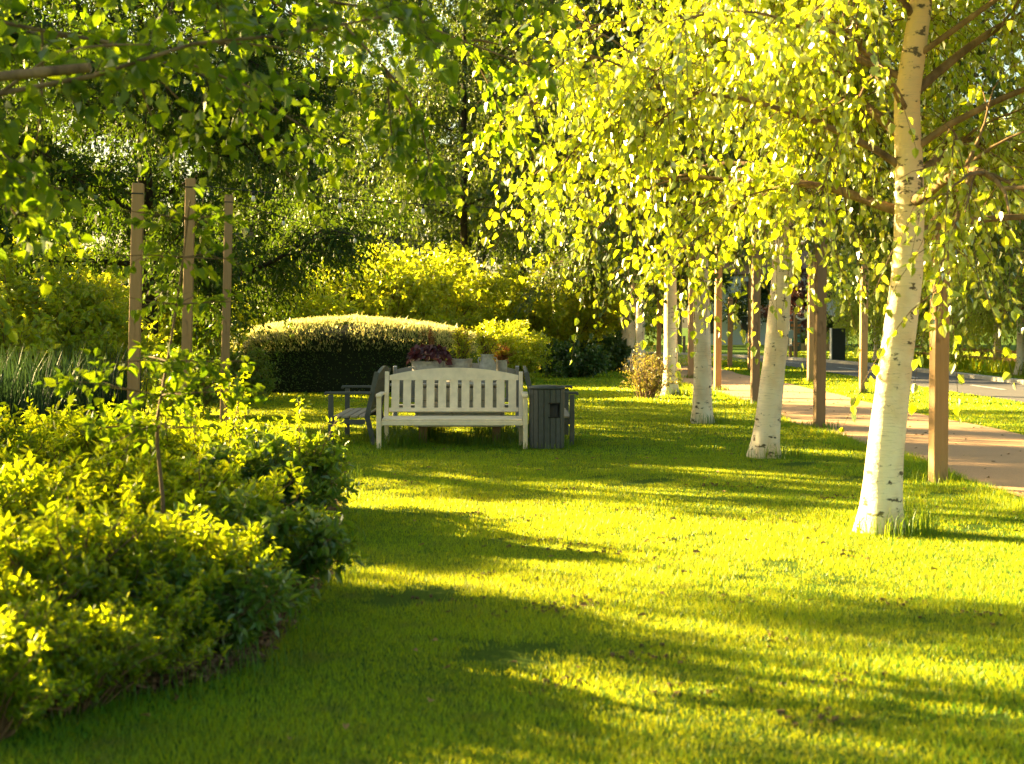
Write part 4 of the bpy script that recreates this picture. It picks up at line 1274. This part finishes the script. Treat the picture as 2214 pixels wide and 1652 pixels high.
x, y = G(1720, 775)
post('lane_post', 'timber post carrying fairy lights beside the notice board', (x, y, 0), 2.05, .13, M['post'])
x2, y2 = G(1760, 779)
post('lane_post', 'timber post on the far verge just left of the dark sign slab', (x2, y2, 0), 2.6, .13, M['post'])
festoon('short string of small white lights between two posts by the notice board', (x, y, 1.98), (x2, y2, 2.4), .35, 12, None, 1.3)
festoon('string of small white lights running left from the notice board post', (x, y, 1.98), (x - 2.6, y + 3, 2.0), .4, 10, None, 1.3)
x, y = G(1709, 778)
bo = thing('bollard', 'short timber bollard with pale cap at the lane kerb', 'bollard', (x, y, 0))
g = Geo(); g.box((0, 0, .28), (.12, .12, .62), 0, .006); g.build('shaft', M['post'], bo)
g = Geo(); g.box((0, 0, .605), (.14, .14, .03), 0, .006); g.build('cap', M['white'], bo)
x, y = G(1479, 764)
bo = thing('bollard', 'short grey wooden bollard behind the fourth birch', 'bollard', (x, y, 0))
g = Geo(); g.box((0, 0, .4), (.14, .14, .9), 0, .006); g.build('shaft', M['dark_post'], bo)
g = Geo(); g.box((0, 0, .865), (.16, .16, .03), 0, .006); g.build('cap', M['palegrey'], bo)
x, y = G(1467, 762)
post('lane_post', 'grey brown post beyond the lane bend behind the fourth birch', (x, y, 0), 2.3, .3, M['dark_post'])
# raised timber planter with shrubs
x, y = G(1748, 758)
tp = thing('timber_planter', 'long low timber planter right of the notice board', 'planter', (x + .3, y, 0))
g = Geo()
for k in range(2):
    g.box((0, -.4, .11 + k * .2), (1.9, .06, .19), 0, .006); g.box((0, .4, .11 + k * .2), (1.9, .06, .19), 0, .006)
    for s in (-.92, .92):
        g.box((s, 0, .11 + k * .2), (.06, .74, .19), 0, .006)
g.build('boards', M['post'], tp)
g = Geo(); g.box((0, 0, .3), (1.78, .74, .02), 0, 0); g.build('soil', M['soil'], tp)
pb = bush_meshes(151, .5, .35, .8, 30, 220, .2, 8, .09, .04, M['broad_leaf'], 'twig', 4, .1, .1, .5, .5, .3)
for k in range(3):
    make_bush('planter_shrub', ['green shrub at the left end of the timber planter', 'green shrub in the middle of the timber planter', 'green shrub at the right end of the timber planter'][k], 'shrub', (x + .3 - .6 + k * .6, y, .3), k * 2, pb, .9, 'shrubs in the timber planter')
cb = tree_meshes(152, 5.2, .12, .9, 1.9, 16, 5, 900, .5, .2, 10, .15, .09, M['copper_leaf'], M['dark_bark'], tmat='dark_twig', up=.4, kind=4, wlo=.15)
make_tree('copper_tree', 'dark purple leaved tree behind the notice board', 'tree', (x + .6, y + 7, 0), 0, cb, 1.0)
# pale cabinets and a low beam by the bend
x, y = G(1612, 745)
for k, (dx, w, h, lab) in enumerate(((0, 1.1, .95, 'pale utility cabinet left of the second birch'), (1.5, .8, 1.15, 'taller pale utility cabinet behind the verge post'))):
    cbn = thing('utility_cabinet', lab, 'cabinet', (x + dx, y + k * 1.5, 0))
    g = Geo(); g.box((0, 0, h / 2), (w, .5, h), 0, .012); g.build('body', M['white'], cbn)
    g = Geo(); g.box((-w / 4, -.262, h / 2), (w * .45, .02, h * .84), 0, .004); g.build('door', M['white'], cbn)
    g = Geo(); g.box((w / 4, -.262, h / 2), (w * .45, .02, h * .84), 0, .004); g.build('door', M['white'], cbn)
    g = Geo(); g.box((0, 0, h + .018), (w + .06, .56, .034), 0, .006); g.build('lid', M['palegrey'], cbn)
bmn = thing('barrier_rail', 'low brown timber barrier rail left of the pale cabinets', 'barrier', (x - 2.2, y + .5, 0))
g = Geo(); g.box((0, 0, .82), (2.6, .1, .2), 0, .006); g.build('rail', M['dark_post'], bmn)
for s in (-1.1, 0, 1.1):
    g = Geo(); g.box((s, .102, .42), (.12, .1, .98), 0, .006); g.build('rail_post', M['dark_post'], bmn)


# houses glimpsed through the trees
def house(label, loc, rz, w, dpt, h, wallm):
    t = thing('house', label, 'house', loc, rz)
    g = Geo(); g.box((0, 0, h / 2), (w, dpt, h), 0, 0)
    g.add([(-w / 2, -dpt / 2, h), (-w / 2, dpt / 2, h), (-w / 2, 0, h + 2.2), (w / 2, -dpt / 2, h), (w / 2, dpt / 2, h), (w / 2, 0, h + 2.2)], [[0, 1, 2], [5, 4, 3]])
    g.build('wall', wallm, t)
    g = Geo()
    for s in (-1, 1):
        L = math.hypot(dpt / 2 + .3, 2.2 + .25); an = math.atan2(2.45, dpt / 2 + .3)
        g.box((0, s * (dpt / 4 + .12), h + 1.02 + .16), (w + .6, L, .12), 0, 0, Matrix.Rotation(-s * an, 3, 'X'))
    rf = g.build('roof', M['roof'], t)
    g = Geo(); g.box((w * .3, 0, h + 2.5), (.6, .6, 1.3), 0, .01); g.build('chimney', M['render_wall'], rf)
    for k in range(4):
        for z in (1.4, 3.9):
            if z > h - .6: continue
            fx = -w / 2 + w * (k + .5) / 4
            g = Geo()
            for a, b, cw, ch in ((0, .65, 1.3, .08), (0, -.65, 1.3, .08), (.61, 0, .08, 1.22), (-.61, 0, .08, 1.22)):
                g.box((fx + a, -dpt / 2 - .03, z + b), (cw, .08, ch), 0, 0)
            f = g.build('window', M['white'], t)
            g = Geo(); g.box((fx, -dpt / 2 - .012, z), (1.14, .03, 1.2), 0, 0); g.build('pane', M['pane'], f)
    g = Geo(); g.box((w * .12, -dpt / 2 - .03, 1.05), (1.0, .06, 2.1), 0, .01); g.build('door', M['slate'], t)


house('white walled house beyond the lane bend, seen past the second birch', (18.5, 104, 0), -.1, 11, 7, 5.0, M['white'])
house('beige house glimpsed through leaves behind the hedge', (-11.5, 76, 0), .15, 12, 8, 4.9, M['render_wall'])

# ================================================================== LIGHT, SKY, CAMERA
sun_dir = Vector((-math.sin(SUN_AZ) * math.cos(SUN_EL), math.cos(SUN_AZ) * math.cos(SUN_EL), math.sin(SUN_EL)))
sl = bpy.data.lights.new('sun', 'SUN'); sl.energy = 50.0; sl.angle = math.radians(.55); sl.color = (1.0, .74, .31)
so = bpy.data.objects.new('sun', sl); col.objects.link(so); so.rotation_euler = sun_dir.to_track_quat('Z', 'Y').to_euler(); so.location = (-30, 12, 12)

w = bpy.data.worlds.new('World'); sc.world = w; w.use_nodes = True
nt = w.node_tree; nt.nodes.clear()
sky = nt.nodes.new('ShaderNodeTexSky'); sky.sky_type = 'NISHITA'; sky.sun_disc = False
sky.sun_elevation = SUN_EL; sky.sun_rotation = -SUN_AZ; sky.air_density = 1.0; sky.dust_density = 2.5; sky.ozone_density = .6
bg = nt.nodes.new('ShaderNodeBackground'); bg.inputs[1].default_value = .40
wo = nt.nodes.new('ShaderNodeOutputWorld')
tint = mixc(nt, 1.0, sky.outputs[0], (.95, .94, .72), 'MULTIPLY')
nt.links.new(tint, bg.inputs[0]); nt.links.new(bg.outputs[0], wo.inputs[0])

cam = bpy.data.cameras.new('camera'); co = bpy.data.objects.new('camera', cam); col.objects.link(co)
co.location = (0, 0, HC); co.rotation_euler = (PI / 2, 0, 0)
cam.sensor_width = 36; cam.lens = FPX / 2214 * 36
cam.shift_y = -(826 - HY) / 2214
cam.clip_start = .05; cam.clip_end = 1500
cam.dof.use_dof = True; cam.dof.focus_distance = 17.0; cam.dof.aperture_fstop = cam.lens / 1000 / .015
sc.camera = co

sc.view_settings.view_transform = 'Standard'; sc.view_settings.look = 'None'; sc.view_settings.exposure = 0; sc.view_settings.gamma = 1
cy_ = sc.cycles
cy_.max_bounces = 8; cy_.diffuse_bounces = 4; cy_.transmission_bounces = 4; cy_.glossy_bounces = 2; cy_.transparent_max_bounces = 4
cy_.use_denoising = True
cy_.sample_clamp_indirect = 6
